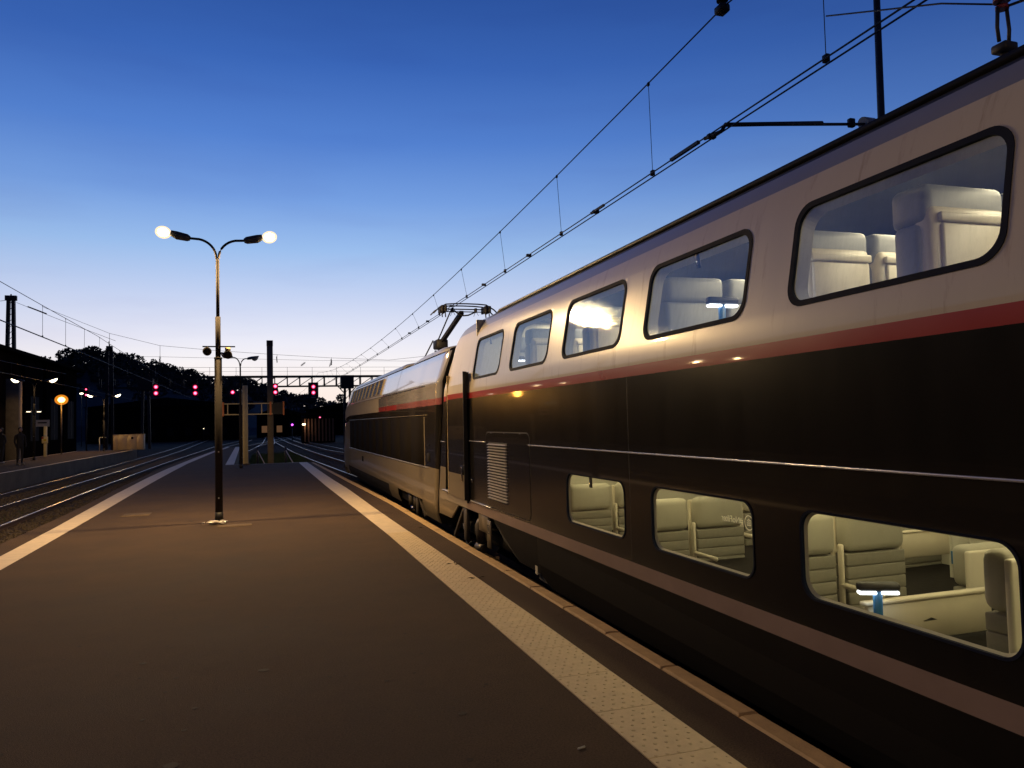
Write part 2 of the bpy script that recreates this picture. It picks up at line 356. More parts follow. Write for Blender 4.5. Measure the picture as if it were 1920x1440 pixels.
plat = tag(p.build('platform', ASPH), 'dark asphalt station platform between the tracks', kind='structure')
# concrete edging stones, each one a piece, joints open
for i in range(-6, 37):
    y0 = 3.94 + .925*i; y1 = y0 + .925
    if y1 > 37.95: break
    mb = MB(); gap = .007; dz = random.uniform(0, .006); j = random.uniform(-.004, .004); t = .012
    xs = [interp(KERB, y0)-KW+.004, interp(KERB, y0), interp(KERB, y1), interp(KERB, y1)-KW+.004]
    a, c_ = y0+gap, y1-gap; zt = .012+dz
    lo = [(xs[0]+j, a), (xs[1]+j, a), (xs[2]+j, c_), (xs[3]+j, c_)]
    V0 = [mb.bm.verts.new((x, y, -.12)) for x, y in lo]; V1 = [mb.bm.verts.new((x, y, zt-t)) for x, y in lo]
    cx = sum(q[0] for q in lo)/4; cy = (a+c_)/2
    V2 = [mb.bm.verts.new((x+(t if x < cx else -t), y+(t if y < cy else -t), zt)) for x, y in lo]
    for A, B in ((V0, V1), (V1, V2)):
        for k in range(4): mb.face([A[k], A[(k+1) % 4], B[(k+1) % 4], B[k]])
    mb.face(V2)
    mb.build('coping_stone', COPE, plat)
s = MB(); strip_mesh(s, lambda y: interp(LL, y), lambda y: interp(LR, y), -20, 71.3, .004); s.build('painted_line', WHITE, plat)
s = MB(); strip_mesh(s, lambda y: interp(SL, y), lambda y: interp(SR, y), 12.35, 37.85, .004); s.build('painted_line', WHITE, plat)
s = MB(); strip_mesh(s, lambda y: interp(TR, y)-.42, lambda y: interp(TR, y)-.04, 38.2, 71.2, .004); s.build('painted_line', WHITE, plat)
s = MB(); s.poly([(-1.8, 37.78, .005), (1.40, 37.72, .005), (1.40, 37.9, .005), (-1.8, 37.9, .005)]); s.build('painted_line', WHITE, plat)
s = MB(); s.poly([(-3.95, 27.5, .0042), (-3.0, 27.5, .0042), (-3.0, 27.55, .0042), (-3.95, 27.55, .0042)])
s.bm.free()
# tactile paving: sheets about 0.6 m long, studs moulded on
ty = -1.0; k = 0
while ty < 12.3:
    y1 = min(ty+.66, 12.35); mb = MB(); strip_mesh(mb, lambda y: interp(SL, y), lambda y: interp(SR, y), ty+.003, y1-.003, .009, .3)
    for f in mb.bm.faces[:]:
        r = bmesh.ops.extrude_face_region(mb.bm, geom=[f]); 
        for v in r['geom']:
            if isinstance(v, bmesh.types.BMVert): v.co.z -= .008
    mb.build('tactile_tile', TACT, plat); ty += .66
st_ = MB(); y = 1.5; row = 0
while y < 12.3:
    a, b_ = interp(SL, y), interp(SR, y); n = 6; row += 1
    for k in range(n):
        x = a + (b_-a)*(k+.3+.4*(row % 2))/n; r = .0115*random.uniform(.75, 1.1)
        if random.random() < .06: continue
        t0 = [st_.bm.verts.new((x+r*math.cos(q*math.pi/3), y+r*math.sin(q*math.pi/3), .0088)) for q in range(6)]
        t1 = [st_.bm.verts.new((x+r*.6*math.cos(q*math.pi/3), y+r*.6*math.sin(q*math.pi/3), .0128)) for q in range(6)]
        st_.face(t1)
        for q in range(6): st_.face([t0[q], t0[(q+1) % 6], t1[(q+1) % 6], t1[q]])
    y += (.0667)
tag(st_.build('stud', TACT, plat), kind='stuff')
# flush covers let into the asphalt
for (x0, y0, x1, y1) in ((-2.82, 17.2, -2.30, 17.75), (-.84, 14.45, -.27, 14.80)):
    mb = MB(); mb.bbox((x0, y0, -.02), (x1, y1, .006), .004, 1); mb.build('service_cover', COVER, plat)
# trodden spots, uncountable
gs = MB()
for i in range(420):
    y = random.uniform(2.5, 30); x = random.uniform(interp(LR, y)+.1, interp(SL, y)-.1); r = random.uniform(.008, .022)*(1 if random.random() < .9 else 2)
    gs.poly([(x+r*random.uniform(.7, 1.2)*math.cos(a*math.pi/4), y+r*random.uniform(.7, 1.2)*math.sin(a*math.pi/4), .0035) for a in range(8)])
tag(gs.build('gum_spot', mat('gum', (.035, .027, .021), .8, var=.3, vscale=9, spec=.2), plat), kind='stuff')
# litter
t = MB(); t.ball((0, 0, 0), .05, 2.3, 1.0, .8, 2, .22); t.ball((.16, .02, -.01), .045, 1.6, 1, .8, 2, .3); t.tube([(-.14, 0, .0), (-.19, .0, -.01)], .016, 8)
tag(t.build('plastic_bottle', PLAST, loc=(-.93, 14.93, .045)), 'crushed clear plastic bottle lying against the foot of the lit lamp post', 'bottle')
t = MB(); t.tube([(0, 0, .006), (.045, .012, .006)], .005, 6)
tag(t.build('cigarette_butt', WPLATE, loc=(1.55, 3.86, .002)), 'white cigarette butt on bare asphalt at the bottom of the view', 'cigarette butt')
for i, (x, y, lb) in enumerate(((2.17, 9.3, 'small dry leaf on the rim of the studded strip, farther of two there'), (2.21, 8.37, 'small dry twiggy leaf on the rim of the studded strip, nearer of two there'), (2.47, 12.7, 'small dark leaf against the edging stones'))):
    t = MB()
    for k in range(5):
        a = random.uniform(0, 6.28); q = Vector((math.cos(a), math.sin(a), 0)); w = Vector((-q.y, q.x, 0))*.012; c0 = q*.015
        t.poly([c0-w*.3+Vector((0,0,.004)), c0+q*.05-w+Vector((0,0,.012)), c0+q*.09+Vector((0,0,.006)), c0+q*.05+w+Vector((0,0,.014))])
    tag(t.build('dry_leaf', LEAFM, loc=(x, y, .006)), lb, 'leaf')

# opposite platform
OE = [(0, -9.6), (80, -9.5)]
q = MB(); q.m(ASPH); strip_mesh(q, lambda y: -13.2-(y-40)*.02, lambda y: -9.75, -20, 66, .2, 4)
q.m(WHITE); strip_mesh(q, lambda y: -9.75, lambda y: -9.6, -20, 66, .203, 4); strip_mesh(q, lambda y: -13.3-(y-40)*.02, lambda y: -13.2-(y-40)*.02, -20, 66, .2, 4)
q.m(CONC); q.poly([(-9.6, -20, .203), (-9.6, 66, .203), (-9.62, 66, GZ), (-9.62, -20, GZ)]); q.poly([(-9.6, 66, .2), (-14, 66, .2), (-14, 66, GZ), (-9.6, 66, GZ)])
tag(q.build('far_platform', ASPH), 'opposite platform with a pale edge line across two tracks', kind='structure')

# ================================================================== TRACKS
RAILP = [(-.035, .0), (.035, 0), (.037, -.035), (.012, -.05), (.012, -.12), (.07, -.145), (.07, -.155), (-.07, -.155), (-.07, -.145), (-.012, -.12), (-.012, -.05), (-.037, -.035)]
sl = MB().bbox((-1.2, -.13, -.16), (1.2, .13, 0), .03, 1).mesh('sleeper', SLEEP)
def track(cl, y0, y1, label, zr=-.40, rails=(-.7175, .7175), sleepers=True, smax=60):
    root = tag(bpy.data.objects.new('railway_track', None), label, kind='structure'); col.objects.link(root)
    n = int((y1-y0)/2); ys = [y0+(y1-y0)*i/n for i in range(n+1)]
    for d in rails:
        mb = MB(); mb.m(RUST); mb.sweep(RAILP, [(interp(cl, y)+d, y, zr) for y in ys])
        mb.m(RAILM); A, B = [], []
        for y in ys:
            A.append(mb.bm.verts.new((interp(cl, y)+d-.031, y, zr+.003))); B.append(mb.bm.verts.new((interp(cl, y)+d+.031, y, zr+.003)))
        for i in range(n): mb.face([A[i], B[i], B[i+1], A[i+1]])
        mb.build('rail', RUST, root)
    if sleepers:
        y = y0+.3
        while y < min(y1, smax):
            put('sleeper', sl, root, (interp(cl, y), y, zr-.157), (0, 0, 0)); y += .62
    return root
TA = [(-20, -5.16), (20, -5.16), (34, -5.34), (50, -5.36), (91, -4.85), (130, -3.0), (200, 1.5)]
TB = [(-20, -8.12), (31, -8.10), (49, -8.06), (80, -8.5), (126, -9.9), (220, -13)]
TC = [(-20, 4.36), (30, 4.30), (46, 3.5), (65, 2.75), (100, 1.9), (137, 1.3), (200, 0.8)]
TD = [(-20, 9.5), (40, 7.9), (68, 5.6), (100, 4.6), (161, 3.6), (220, 3)]
track(TA, 6, 130, 'left track beside the platform, curving away', smax=55)
track(TB, 16, 220, 'track along the opposite platform', smax=60)
track(TC, -16, 200, 'track the train stands on, running on past its nose', smax=75)
track(TD, 30, 220, 'track beyond the train, nearly hidden', smax=36)
track([(60, -2.8), (90, -1.5), (130, 2.5), (190, 9)], 62, 190, 'crossover track past the platform end', sleepers=False)
track([(60, -1.2), (100, .2), (160, .6), (220, .4)], 76, 220, 'straight track past the platform end', sleepers=False)
# ballast stones, uncountable
bs = MB(); tm = [Vector((math.cos(a)*math.cos(e), math.sin(a)*math.cos(e), math.sin(e))) for a, e in ((0, -.5), (2.1, -.5), (4.2, -.5), (1, .6), (3.1, .6), (5.2, .6))]
def stone(x, y, z, r):
    rot = Matrix.Rotation(random.uniform(0, 6.3), 3, 'Z') @ Matrix.Rotation(random.uniform(-.7, .7), 3, 'X')
    v = [bs.bm.verts.new(Vector((x, y, z)) + rot @ (p*r*random.uniform(.7, 1.25))) for p in tm]
    for f in ((0,3,5),(0,1,3),(1,4,3),(1,2,4),(2,5,4),(2,0,5),(3,4,5),(0,2,1)): bs.face([v[i] for i in f])
for i in range(26000):
    y = 10 + 34*random.random()**1.6; x = random.uniform(-9.5, -4.1)
    h = 0
    for c0 in (interp(TA, y), interp(TB, y)):
        d = abs(x-c0); h = max(h, .10 if d < 1.35 else max(0, .10-(d-1.35)*.12))
    if any(abs(abs(x-interp(T, y))-.7175) < .07 for T in (TA, TB)): continue
    stone(x, y, GZ+h-.01+random.uniform(0, .03), random.uniform(.022, .045))
for i in range(6000):
    y = random.uniform(20, 60); x = interp(TC, y)+random.uniform(-2.4, 2.0)
    if y < 37.9 and x < interp(KERB, y)+.05: continue
    stone(x, y, GZ+.08+random.uniform(0, .03), random.uniform(.025, .05))
tag(bs.build('ballast_stones', STONE), 'loose brown ballast stones between the rails', 'gravel', kind='stuff')
# ballast shoulders lifting to the sleepers
for T, a, b_ in ((TA, 0, 110), (TB, 10, 200), (TC, -16, 190)):
    mb = MB(); prof = [(-2.0, 0), (-1.35, .10), (1.35, .10), (2.0, 0)]
    mb.sweep([(x, z) for x, z in prof] + [(2, -.05), (-2, -.05)], [(interp(T, y), y, GZ+.004) for y in range(a, b_, 4)])
    tag(mb.build('ballast_bed', BALL), 'raised ballast bed under one track', kind='structure')
# grass past the platform end and weeds along the track
gr = MB()
def blades(n, fx, h0, h1, z=GZ):
    for i in range(n):
        x, y = fx(); a = random.uniform(0, 3.14); w = .012; h = random.uniform(h0, h1); l = Vector((random.uniform(-.4, .4), random.uniform(-.4, .4), 1))*h
        d = Vector((math.cos(a), math.sin(a), 0))*w; o_ = Vector((x, y, z))
        gr.poly([o_-d, o_+d, o_+l])
blades(9000, lambda: (random.uniform(-1.1, 2.2), random.uniform(38.2, 66)), .12, .34)
blades(5000, lambda: (random.gauss(1.5, .5), random.gauss(52, 6)), .15, .42)
blades(1800, lambda: (random.uniform(-6.9, -6.3), random.uniform(12, 40)), .04, .12, GZ+.05)
blades(1500, lambda: (random.uniform(-4.7, -4.05), random.uniform(12, 60)), .05, .16)
tag(gr.build('grass', GRASS), 'green grass and weeds growing past the platform end', 'grass', kind='stuff')

# ================================================================== LAMP POSTS
def lamp_post(name, loc, label, lit, glow, rz=0, H=4.94, power=0, group='double lamp posts on the platforms', speakers=False, glow_power=0):
    root = thing(name, loc, label, 'lamp post', group, rz)
    k = H/4.94
    mb = MB(); mb.tube([(0, 0, .0), (0, 0, 3.02*k)], .066, 16); mb.tube([(0, 0, 3.02*k), (0, 0, 3.05*k)], .072, 16); mb.tube([(0, 0, 3.05*k), (0, 0, 3.81*k)], .047, 16); mb.tube([(0, 0, 3.81*k), (0, 0, H-.05)], .031, 12)
    mb.build('pole', POLE, root)
    MB().tube([(0, 0, 0), (0, 0, .19)], .072, 16).build('base_sleeve', BLACK, root)
    MB().bbox((-.14, -.14, 0), (.14, .14, .014), .004, 1).build('base_plate', STEEL, root)
    for zc in (.45, 1.3):
        MB().tube([(0, -.064, zc), (0, -.074, zc)], .012, 8).build('bolt', WPLATE, root)
    for sgn in (-1, 1):
        pts = [(0, 0, H-.06)]
        for i in range(0, 9):
            a = i/8*R(80); rad = .36
            pts.append((sgn*(.022+rad*(1-math.cos(a))), 0, H-.02+rad*math.sin(a)*.95))
        e = pts[-1]; pts.append((sgn*.50, 0, e[2]+.01))
        MB().tube(pts, .023, 10).build('arm', POLE, root)
        M = Matrix.Translation((sgn*.47, 0, pts[-1][2])) @ Matrix.Rotation(-sgn*R(12), 4, 'Y')
        if sgn < 0: M = M @ Matrix.Rotation(math.pi, 4, 'Z')
        hd = MB()
        # luminaire body: wedge that widens then thins to the tip
        prof = [(0, .045, .03, -.035), (.05, .075, .055, -.055), (.28, .10, .06, -.06), (.50, .10, .045, -.02), (.66, .055, .03, .0)]
        if power: prof = prof[:2] + [(.24, .095, .06, -.065), (.34, .07, .055, -.03)]
        prev = None
        for x, w, t_, b_ in prof:
            ring = [hd.bm.verts.new(M @ Vector(v)) for v in ((x, -w, b_), (x, w, b_), (x, w*1.05, (t_+b_)/2), (x, w*.6, t_), (x, -w*.6, t_), (x, -w*1.05, (t_+b_)/2))]
            if prev:
                for i in range(6): hd.face([prev[i], prev[(i+1) % 6], ring[(i+1) % 6], ring[i]])
            else: hd.face(ring[::-1])
            prev = ring
        hd.face(prev); h = hd.build('lamp_head', HEAD, root)
        bw = MB(); prev = None
        rings = []
        for i in range(7):
            t_ = i/6; x = .27+.37*t_; w = .105*math.sin(math.pi*(.12+.76*t_)); dz = -.125*math.sin(math.pi*(.1+.8*t_))-.012
            zt = interp([(0, .0), (.28, -.05), (.5, -.018), (.66, 0)], x)-.004
            ring = [bw.bm.verts.new(M @ Vector((x, w*math.cos(a), zt+dz*math.sin(a)))) for a in [math.pi*j/6 for j in range(7)]]
            rings.append(ring)
        for A, B in zip(rings, rings[1:]):
            for j in range(6):
                f = bw.face([A[j], A[j+1], B[j+1], B[j]]); f.smooth = True
        bw.face(rings[0]); bw.face(rings[-1])
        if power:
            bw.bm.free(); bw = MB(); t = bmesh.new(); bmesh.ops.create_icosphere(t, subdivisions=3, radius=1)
            mp_ = {v: bw.bm.verts.new(M @ Vector((.47+v.co.x*.14, v.co.y*.115, v.co.z*.115-.01))) for v in t.verts}  # bowl swollen to a ball to stand for the bulb's glare
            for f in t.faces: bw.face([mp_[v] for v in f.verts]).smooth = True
            cb = MB(); mp_ = {v: cb.bm.verts.new(M @ Vector((.47+v.co.x*.095, v.co.y*.07, v.co.z*.075-.01))) for v in t.verts}
            for f in t.faces: cb.face([mp_[v] for v in f.verts]).smooth = True
            t.free(); cb.build('bulb', BULB, h)
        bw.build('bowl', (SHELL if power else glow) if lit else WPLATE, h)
        if power or glow_power:
            ld = bpy.data.lights.new('lamp_light', 'SPOT'); ld.energy = power or glow_power; ld.color = (1, .645, .275); ld.shadow_soft_size = .07; ld.spot_size = R(176); ld.spot_blend = .12
            lo = bpy.data.objects.new('lamp_light', ld); col.objects.link(lo); lo.parent = root
            lo.location = M @ Vector((.50, 0, -.26))
    if speakers:
        MB().box((-.27, -.012, 3.24), (.30, .012, 3.262)).box((-.02, -.085, 3.2), (.02, .085, 3.3)).build('bracket', IRON, root)
        for sx, sz in ((-.19, 3.16), (.17, 3.10)):
            sp = MB(); sp.tube([(sx, .055, sz), (sx, .03, sz), (sx, -.045, sz), (sx, -.055, sz)], .08, 20, rs=[.05, .078, .078, .06]); sp.tube([(sx, 0, sz+.05), (sx, 0, 3.25)], .014, 8)
            sp.build('loudspeaker', POLE, root)
        MB().tube([(.17, 0, 3.175), (.17, 0, 3.235)], .05, 12).build('speaker_lit_cap', POSTC, root)  # pale cap: lamplight on the right loudspeaker, put into colour and shape
    return root
lamp_post('lamp_post', (-.85, 15.25, 0), 'tall lit double-armed lamp post with loudspeakers in the middle of the platform', True, LAMPG, power=1050, speakers=True)
lamp_post('lamp_post', (-.85, -4.15, 0), 'lit double-armed lamp post behind the viewer', True, LAMPG, power=150)
for yy_ in (9, 28): lamp_post('lamp_post', (-12.1, yy_, .2), 'lit lamp post on the opposite platform, %s' % ('abreast of the viewer' if yy_ < 20 else 'left of the view'), True, LAMPF, H=4.0, glow_power=170)
lamp_post('lamp_post', (-1.05, 34.6, 0), 'unlit double-armed lamp post behind the lit one, near the cream post', False, LAMPG, H=4.35, rz=R(50))
lamp_post('lamp_post', (-12.1, 48.0, .2), 'lit lamp post with a small sign on the opposite platform, near the two people', True, LAMPF, H=4.0, power=0, glow_power=95)
lamp_post('lamp_post', (-11.39, 63.0, .2), 'lit lamp post beside the cream cabinet at the end of the opposite platform', True, LAMPF, H=3.72, glow_power=170)
for (x, y, z, lb) in ((-12.35, 47.9, 2.85, 'left small floodlight half way up the lamp post by the two people'), (-11.85, 47.9, 2.84, 'right small floodlight half way up the lamp post by the two people')):
    t = MB(); t.m(HEAD); t.bbox((-.13, -.07, 0), (.13, .07, .07), .02, 1); t.bar((0, .06, .04), ((-12.1-x)*.8, .1, .02), .03); t.m(LAMPF); t.box((-.09, -.05, -.012), (.09, .05, -.002))
    tag(t.build('floodlight', HEAD, loc=(x, y, z)), lb, 'floodlight', 'small floodlights on the lamp post')
t = MB(); t.m(WPLATE); t.box((-.02, -.03, -.22), (.62, .0, .14)); t.m(TEXTK); t.box((.06, -.034, -.05), (.5, -.0305, .02)); t.m(STEEL); t.bar((-.02, .02, 0), (-.16, .1, 0), .03)
tag(t.build('platform_sign', WPLATE, loc=(-11.96, 47.9, 2.25)), 'small grey-white sign plate fixed to the lamp post by the two people', 'sign')

# ================================================================== COACH
XC = 4.35
PROF = [(-.15, 3.03), (.10, 2.95), (.36, 2.93), (2.20, 2.93), (2.33, 2.942), (2.98, 3.063), (3.06, 3.086), (3.14, 3.118), (3.23, 3.168), (3.31, 3.23), (3.385, 3.345), (3.44, 3.48), (3.50, 3.72), (3.54, 4.0), (3.56, 4.35)]
def prof(z): return interp(PROF, z)
Y0, Y1 = -5.4, 13.55
def coach_map(y, z, side=1, d=0.0):
    """side surface point; d pushes inwards"""
    x = prof(z); zz = z
    if y > 12.3 and z > 2.33:
        k = 1-.235*((y-12.3)/1.25)**1.7; zz = 2.33+(z-2.33)*k
    yy = y
    if y > 12.7:
        sh = min(1, (y-12.7)/.85); yy = y - sh*(zz-.6)*.30
    sl = (prof(z+.02)-prof(z-.02))/.04
    n = Vector((1, 0, -sl)).normalized() if z < 3.2 else Vector((0, 0, 0))
    P = Vector((x, yy, zz)) + n*d
    if side < 0: P.x = 2*XC - P.x
    return P
UW = [(2.415, 3.83), (4.27, 5.68), (6.125, 7.52), (7.98, 9.36), (9.83, 11.2)] + [(2.415-1.855*i, 3.81-1.855*i) for i in range(1, 5)]
LW = [(2.40, 3.76), (4.22, 5.57), (6.06, 7.40), (.55, 1.85), (-1.3, 0)]
UZ, LZ = (2.375, 2.985), (.70, 1.195)
DOOR = (11.6, 13.06, .60, 2.47)
holes = [(a, b_, *UZ, .13) for a, b_ in UW] + [(a, b_, *LZ, .11) for a, b_ in LW]
def sheet(mb, y0, y1, zs, holes, matfn, mapfn, ystep=.8):
    ys = {round(y0, 4), round(y1, 4)}
    for h in holes: ys |= {round(h[0], 4), round(h[1], 4)}
    y = y0
    while y < y1:
        ys.add(round(y, 4)); y += ystep
    zz = sorted(set([round(z, 4) for z in zs] + [round(z, 4) for h in holes for z in h[2:4]]))
    ys = sorted(v for v in ys if y0-1e-6 <= v <= y1+1e-6)
    V = {}
    def v(a, b_):
        k = (round(a, 4), round(b_, 4))
        if k not in V: V[k] = mb.bm.verts.new(mapfn(a, b_))
        return V[k]
    for ya, yb in zip(ys, ys[1:]):
        for za, zb in zip(zz, zz[1:]):
            ym, zm = (ya+yb)/2, (za+zb)/2
            if any(h[0] < ym < h[1] and h[2] < zm < h[3] for h in holes): continue
            mm = matfn(ym, zm)
            if mm is None: continue
            mb.m(mm); f = mb.face([v(ya, za), v(yb, za), v(yb, zb), v(ya, zb)])
            if f: f.smooth = True
    for h in holes:
        r = h[4]
        if not r: continue
        for cy, cz, sy, sz in ((h[0], h[2], 1, 1), (h[1], h[2], -1, 1), (h[1], h[3], -1, -1), (h[0], h[3], 1, -1)):
            mb.m(matfn(cy+sy*.001, cz+sz*.001)); c0 = v(cy, cz); pr = None
            for i in range(9):
                a = math.pi/2*i/8; q = (cy+sy*r*(1-math.cos(a)), cz+sz*r*(1-math.sin(a))); w = mb.bm.verts.new(mapfn(*q))
                if pr: mb.face([c0, pr, w] if sy*sz > 0 else [c0, w, pr])
                pr = w
def coach_mat(y, z):
    if z < .41: return DARKM if y < 13.2 else LOWG
    if y > 11.6 and z < .97: return LOWG
    if z < .53: return BAND
    if z < 2.095: return DARK
    if z < 2.185: return RED
    if z < 3.17: return CREAM
    if z < 3.30: return ROOFG
    return BLACK if y < 10.9 and z < 3.42 else ROOFG
zs = [.405, .41, .53, .97, 1.3, 1.7, 2.095, 2.185, 2.25, 2.33, 2.6, 2.8, 3.0, 3.05, 3.09, 3.12, 3.15, 3.17, 3.2, 3.24, 3.275, 3.30, 3.31, 3.35, 3.385, 3.42, 3.44, 3.47, 3.5, 3.52, 3.54, 3.56]
coach = thing('railway_coach', (0, 0, 0), 'double-deck passenger coach in dark grey and cream with a red stripe and lit windows', 'railway coach')
mb = MB()
ystops = [Y0, -3, 0, 2] + [11.3, 12.0, 12.3, 12.5, 12.7, 12.85, 13.0, 13.1, 13.2, 13.3, 13.4, 13.5, Y1]
sheet(mb, Y0, 12.3, zs, [h for h in holes] + [(DOOR[0], 12.3, DOOR[2], DOOR[3], 0)], coach_mat, coach_map)
sheet(mb, 12.3, Y1, zs, [(12.3, DOOR[1], DOOR[2], DOOR[3], 0)], coach_mat, coach_map, .12)
sheet(mb, Y0, Y1, zs, [(a, b_, *UZ, .13) for a, b_ in UW], coach_mat, lambda y, z: coach_map(y, z, -1), .8)
# end bulkhead towards the power car
ring = [coach_map(Y1, z) for z in zs] + [coach_map(Y1, z, -1) for z in reversed(zs)]
mb.m(BLACK); mb.poly(ring); ring = [coach_map(Y0, z) for z in zs] + [coach_map(Y0, z, -1) for z in reversed(zs)]; mb.poly(ring)
mb.m(UNDER); mb.poly([(3.0, Y0, .405), (5.7, Y0, .405), (5.7, 13.2, .405), (3.0, 13.2, .405)])
bmesh.ops.remove_doubles(mb.bm, verts=mb.bm.verts, dist=.0004)
mb.build('body', DARK, coach)
# roof-edge rail
MB().tube([(3.30, Y0, 3.375), (3.30, 10.8, 3.375), (3.315, 10.93, 3.36)], .026, 8).build('roof_rail', BLACK, coach)
MB().bbox((3.31, Y0, 3.37), (3.40, 10.9, 3.412), .012, 2).build('roof_gutter', BLACK, coach)
# skirts below the body
def skirt(name, polyyz, mm, label=None):
    mb = MB(); mb.m(mm); n = len(polyyz)
    A = [mb.bm.verts.new((prof(z)+.001, y, z)) for y, z in polyyz]; B = [mb.bm.verts.new((prof(z)+.03, y, z)) for y, z in polyyz]
    mb.face(A); mb.face(B[::-1])
    for i in range(n): mb.face([A[i], B[i], B[(i+1) % n], A[(i+1) % n]])
    return mb.build(name, mm, coach, label=label)
skirt('skirt', [(Y0, .404), (8.385, .404), (8.385, .10), (8.40, -.05), (8.2, -.15), (Y0, -.15)], DARKM)
skirt('skirt_hatch', [(8.40, .404), (10.15, .404), (9.75, .20), (9.2, -.02), (8.42, -.02)], DARKM, 'brown hatch panel beside the wheel opening')
skirt('skirt', [(12.15, .404), (13.62, .404), (13.68, .12), (12.75, .13), (12.55, .22)], LOWG)
ln = MB(); ln.box((2.926, 8.62, 1.442), (2.932, 8.62, 1.442)) if False else None
ln.bbox((2.918, Y0, 1.444), (2.9295, 8.58, 1.458), .003, 1); ln.bbox((2.918, 10.45, 1.444), (2.9295, 11.35, 1.458), .003, 1); ln.build('trim_strip', PALE, coach)
MB().bbox((2.918, 12.98+.1, 1.40), (2.9295, 13.35, 1.414), .003, 1).build('trim_strip', PALE, coach)
# windows
def rrect(y0, y1, z0, z1, r, n=8):
    out = []
    for cy, cz, a0 in ((y1-r, z1-r, 0), (y0+r, z1-r, 90), (y0+r, z0+r, 180), (y1-r, z0+r, 270)):
        for i in range(n+1):
            a = R(a0+90*i/n); out.append((cy+r*math.cos(a), cz+r*math.sin(a)))
    return out
def ring_strip(mb, la, da, lb, db, side=1):
    A = [mb.bm.verts.new(coach_map(y, z, side, da)) for y, z in la]; B = [mb.bm.verts.new(coach_map(y, z, side, db)) for y, z in lb]; n = len(A)
    for i in range(n):
        f = mb.face([A[i], A[(i+1) % n], B[(i+1) % n], B[i]])
def window(y0, y1, z0, z1, r, gw, gm, liner, pane_m, side=1, label=None, hammer=False):
    O = rrect(y0-.006, y1+.006, z0-.006, z1+.006, r); I = rrect(y0+gw, y1-gw, z0+gw, z1-gw, max(.03, r-gw*.6))
    mb = MB(); mb.m(gm); ring_strip(mb, O, -.0005, O, -.006, side); ring_strip(mb, O, -.006, I, -.004, side); ring_strip(mb, I, -.004, I, .016, side)
    mb.m(liner); J = rrect(y0+gw-.004, y1-gw+.004, z0+gw-.004, z1-gw+.004, max(.03, r-gw*.6)); K = rrect(y0+gw+.012, y1-gw-.012, z0+gw+.01, z1-gw-.01, max(.03, r-gw*.6))
    dd = .10 if z0 > 2 else .032; ring_strip(mb, J, .016, K, dd, side); K2 = rrect(y0-.02, y1+.02, z0-.03, z1+.03, .08); ring_strip(mb, K, dd, K2, dd+.01, side)
    w = mb.build('window', gm, coach, label=label)
    pm = MB(); pm.face([pm.bm.verts.new(coach_map(y, z, side, .010)) for y, z in rrect(y0+gw-.003, y1-gw+.003, z0+gw-.003, z1-gw+.003, max(.03, r-gw*.6))])
    pm.build('pane', pane_m, w)
    if hammer:
        yc = hammer; M = Matrix.Translation(coach_map(yc, z1-gw-.045, side, .03)) @ Matrix.Rotation(R(-10 if z0 > 2 else 0), 4, 'Y')
        hm = MB(); hm.m(IRON); hm.bbox((-.008, -.028, -.06), (.008, .028, .05), .006, 1, M); hm.m(CHROME); hm.bbox((-.012, -.012, -.03), (-.006, .012, .0), .003, 1, M); hm.build('hammer_box', IRON, w)
    return w
for i, (a, b_) in enumerate(UW):
    window(a, b_, *UZ, .13, .027, GASK, INT, GLASSU, 1, 'upper deck window with a rounded dark gasket', hammer={1: 5.0, 4: 10.6}.get(i, False))
lower = []
for i, (a, b_) in enumerate(LW):
    lower.append(window(a, b_, *LZ, .11, .007, GASK, INT, GLASSL, 1, 'lower deck window, flush and lit from inside', hammer=6.85 if i == 2 else False))
for i, (a, b_) in enumerate(UW):
    window(a, b_, *UZ, .13, .03, GASK, INT, GLASSU, -1)
# print on the second lower window, read mirrored from outside
WIN2 = lower[1]
fc = bpy.data.curves.new('sticker_text', 'FONT'); fc.body = '#NoFilter'; fc.size = .062; fc.align_x = 'LEFT'; fc.extrude = .0004
ft = bpy.data.objects.new('sticker_text', fc); col.objects.link(ft); ft.parent = WIN2; fc.materials.append(STICK)
ft.matrix_world = Matrix(((0, 0, 1, 2.952), (1, 0, 0, 4.36), (0, 1, 0, 1.035), (0, 0, 0, 1)))
bpy.context.view_layer.update()
tm = bpy.data.meshes.new_from_object(ft.evaluated_get(bpy.context.evaluated_depsgraph_get())); mw = ft.matrix_world.copy(); bpy.data.objects.remove(ft)
ft = put('sticker_text', tm, WIN2); ft.matrix_world = mw
sm = MB(); c0 = (4.295, 1.052)
def arc_ring(mb, cy, cz, r0_, r1_, a0=0, a1=360, x=2.952, n=28):
    P = [(cy+r*math.cos(R(a0+(a1-a0)*i/n)), cz+r*math.sin(R(a0+(a1-a0)*i/n)), r) for i in range(n+1) for r in (r0_, r1_)]
    V = [mb.bm.verts.new((x, y, z)) for y, z, r in P]
    for i in range(n): mb.face([V[2*i], V[2*i+1], V[2*i+3], V[2*i+2]])
arc_ring(sm, *c0, .042, .049)
def rect_ring(mb, cy, cz, w, h, t, x=2.952):
    for a, b_, c_, d in ((-w, -h, w, -h+t), (-w, h-t, w, h), (-w, -h+t, -w+t, h-t), (w-t, -h+t, w, h-t)): mb.poly([(x, cy+a, cz+b_), (x, cy+c_, cz+b_), (x, cy+c_, cz+d), (x, cy+a, cz+d)])
rect_ring(sm, *c0, .022, .019, .005); arc_ring(sm, *c0, .006, .011); sm.poly([(2.952, c0[0]-.008, c0[1]+.02), (2.952, c0[0]+.008, c0[1]+.02), (2.952, c0[0]+.005, c0[1]+.027), (2.952, c0[0]-.005, c0[1]+.027)])
sm.build('sticker_badge', STICK, WIN2)

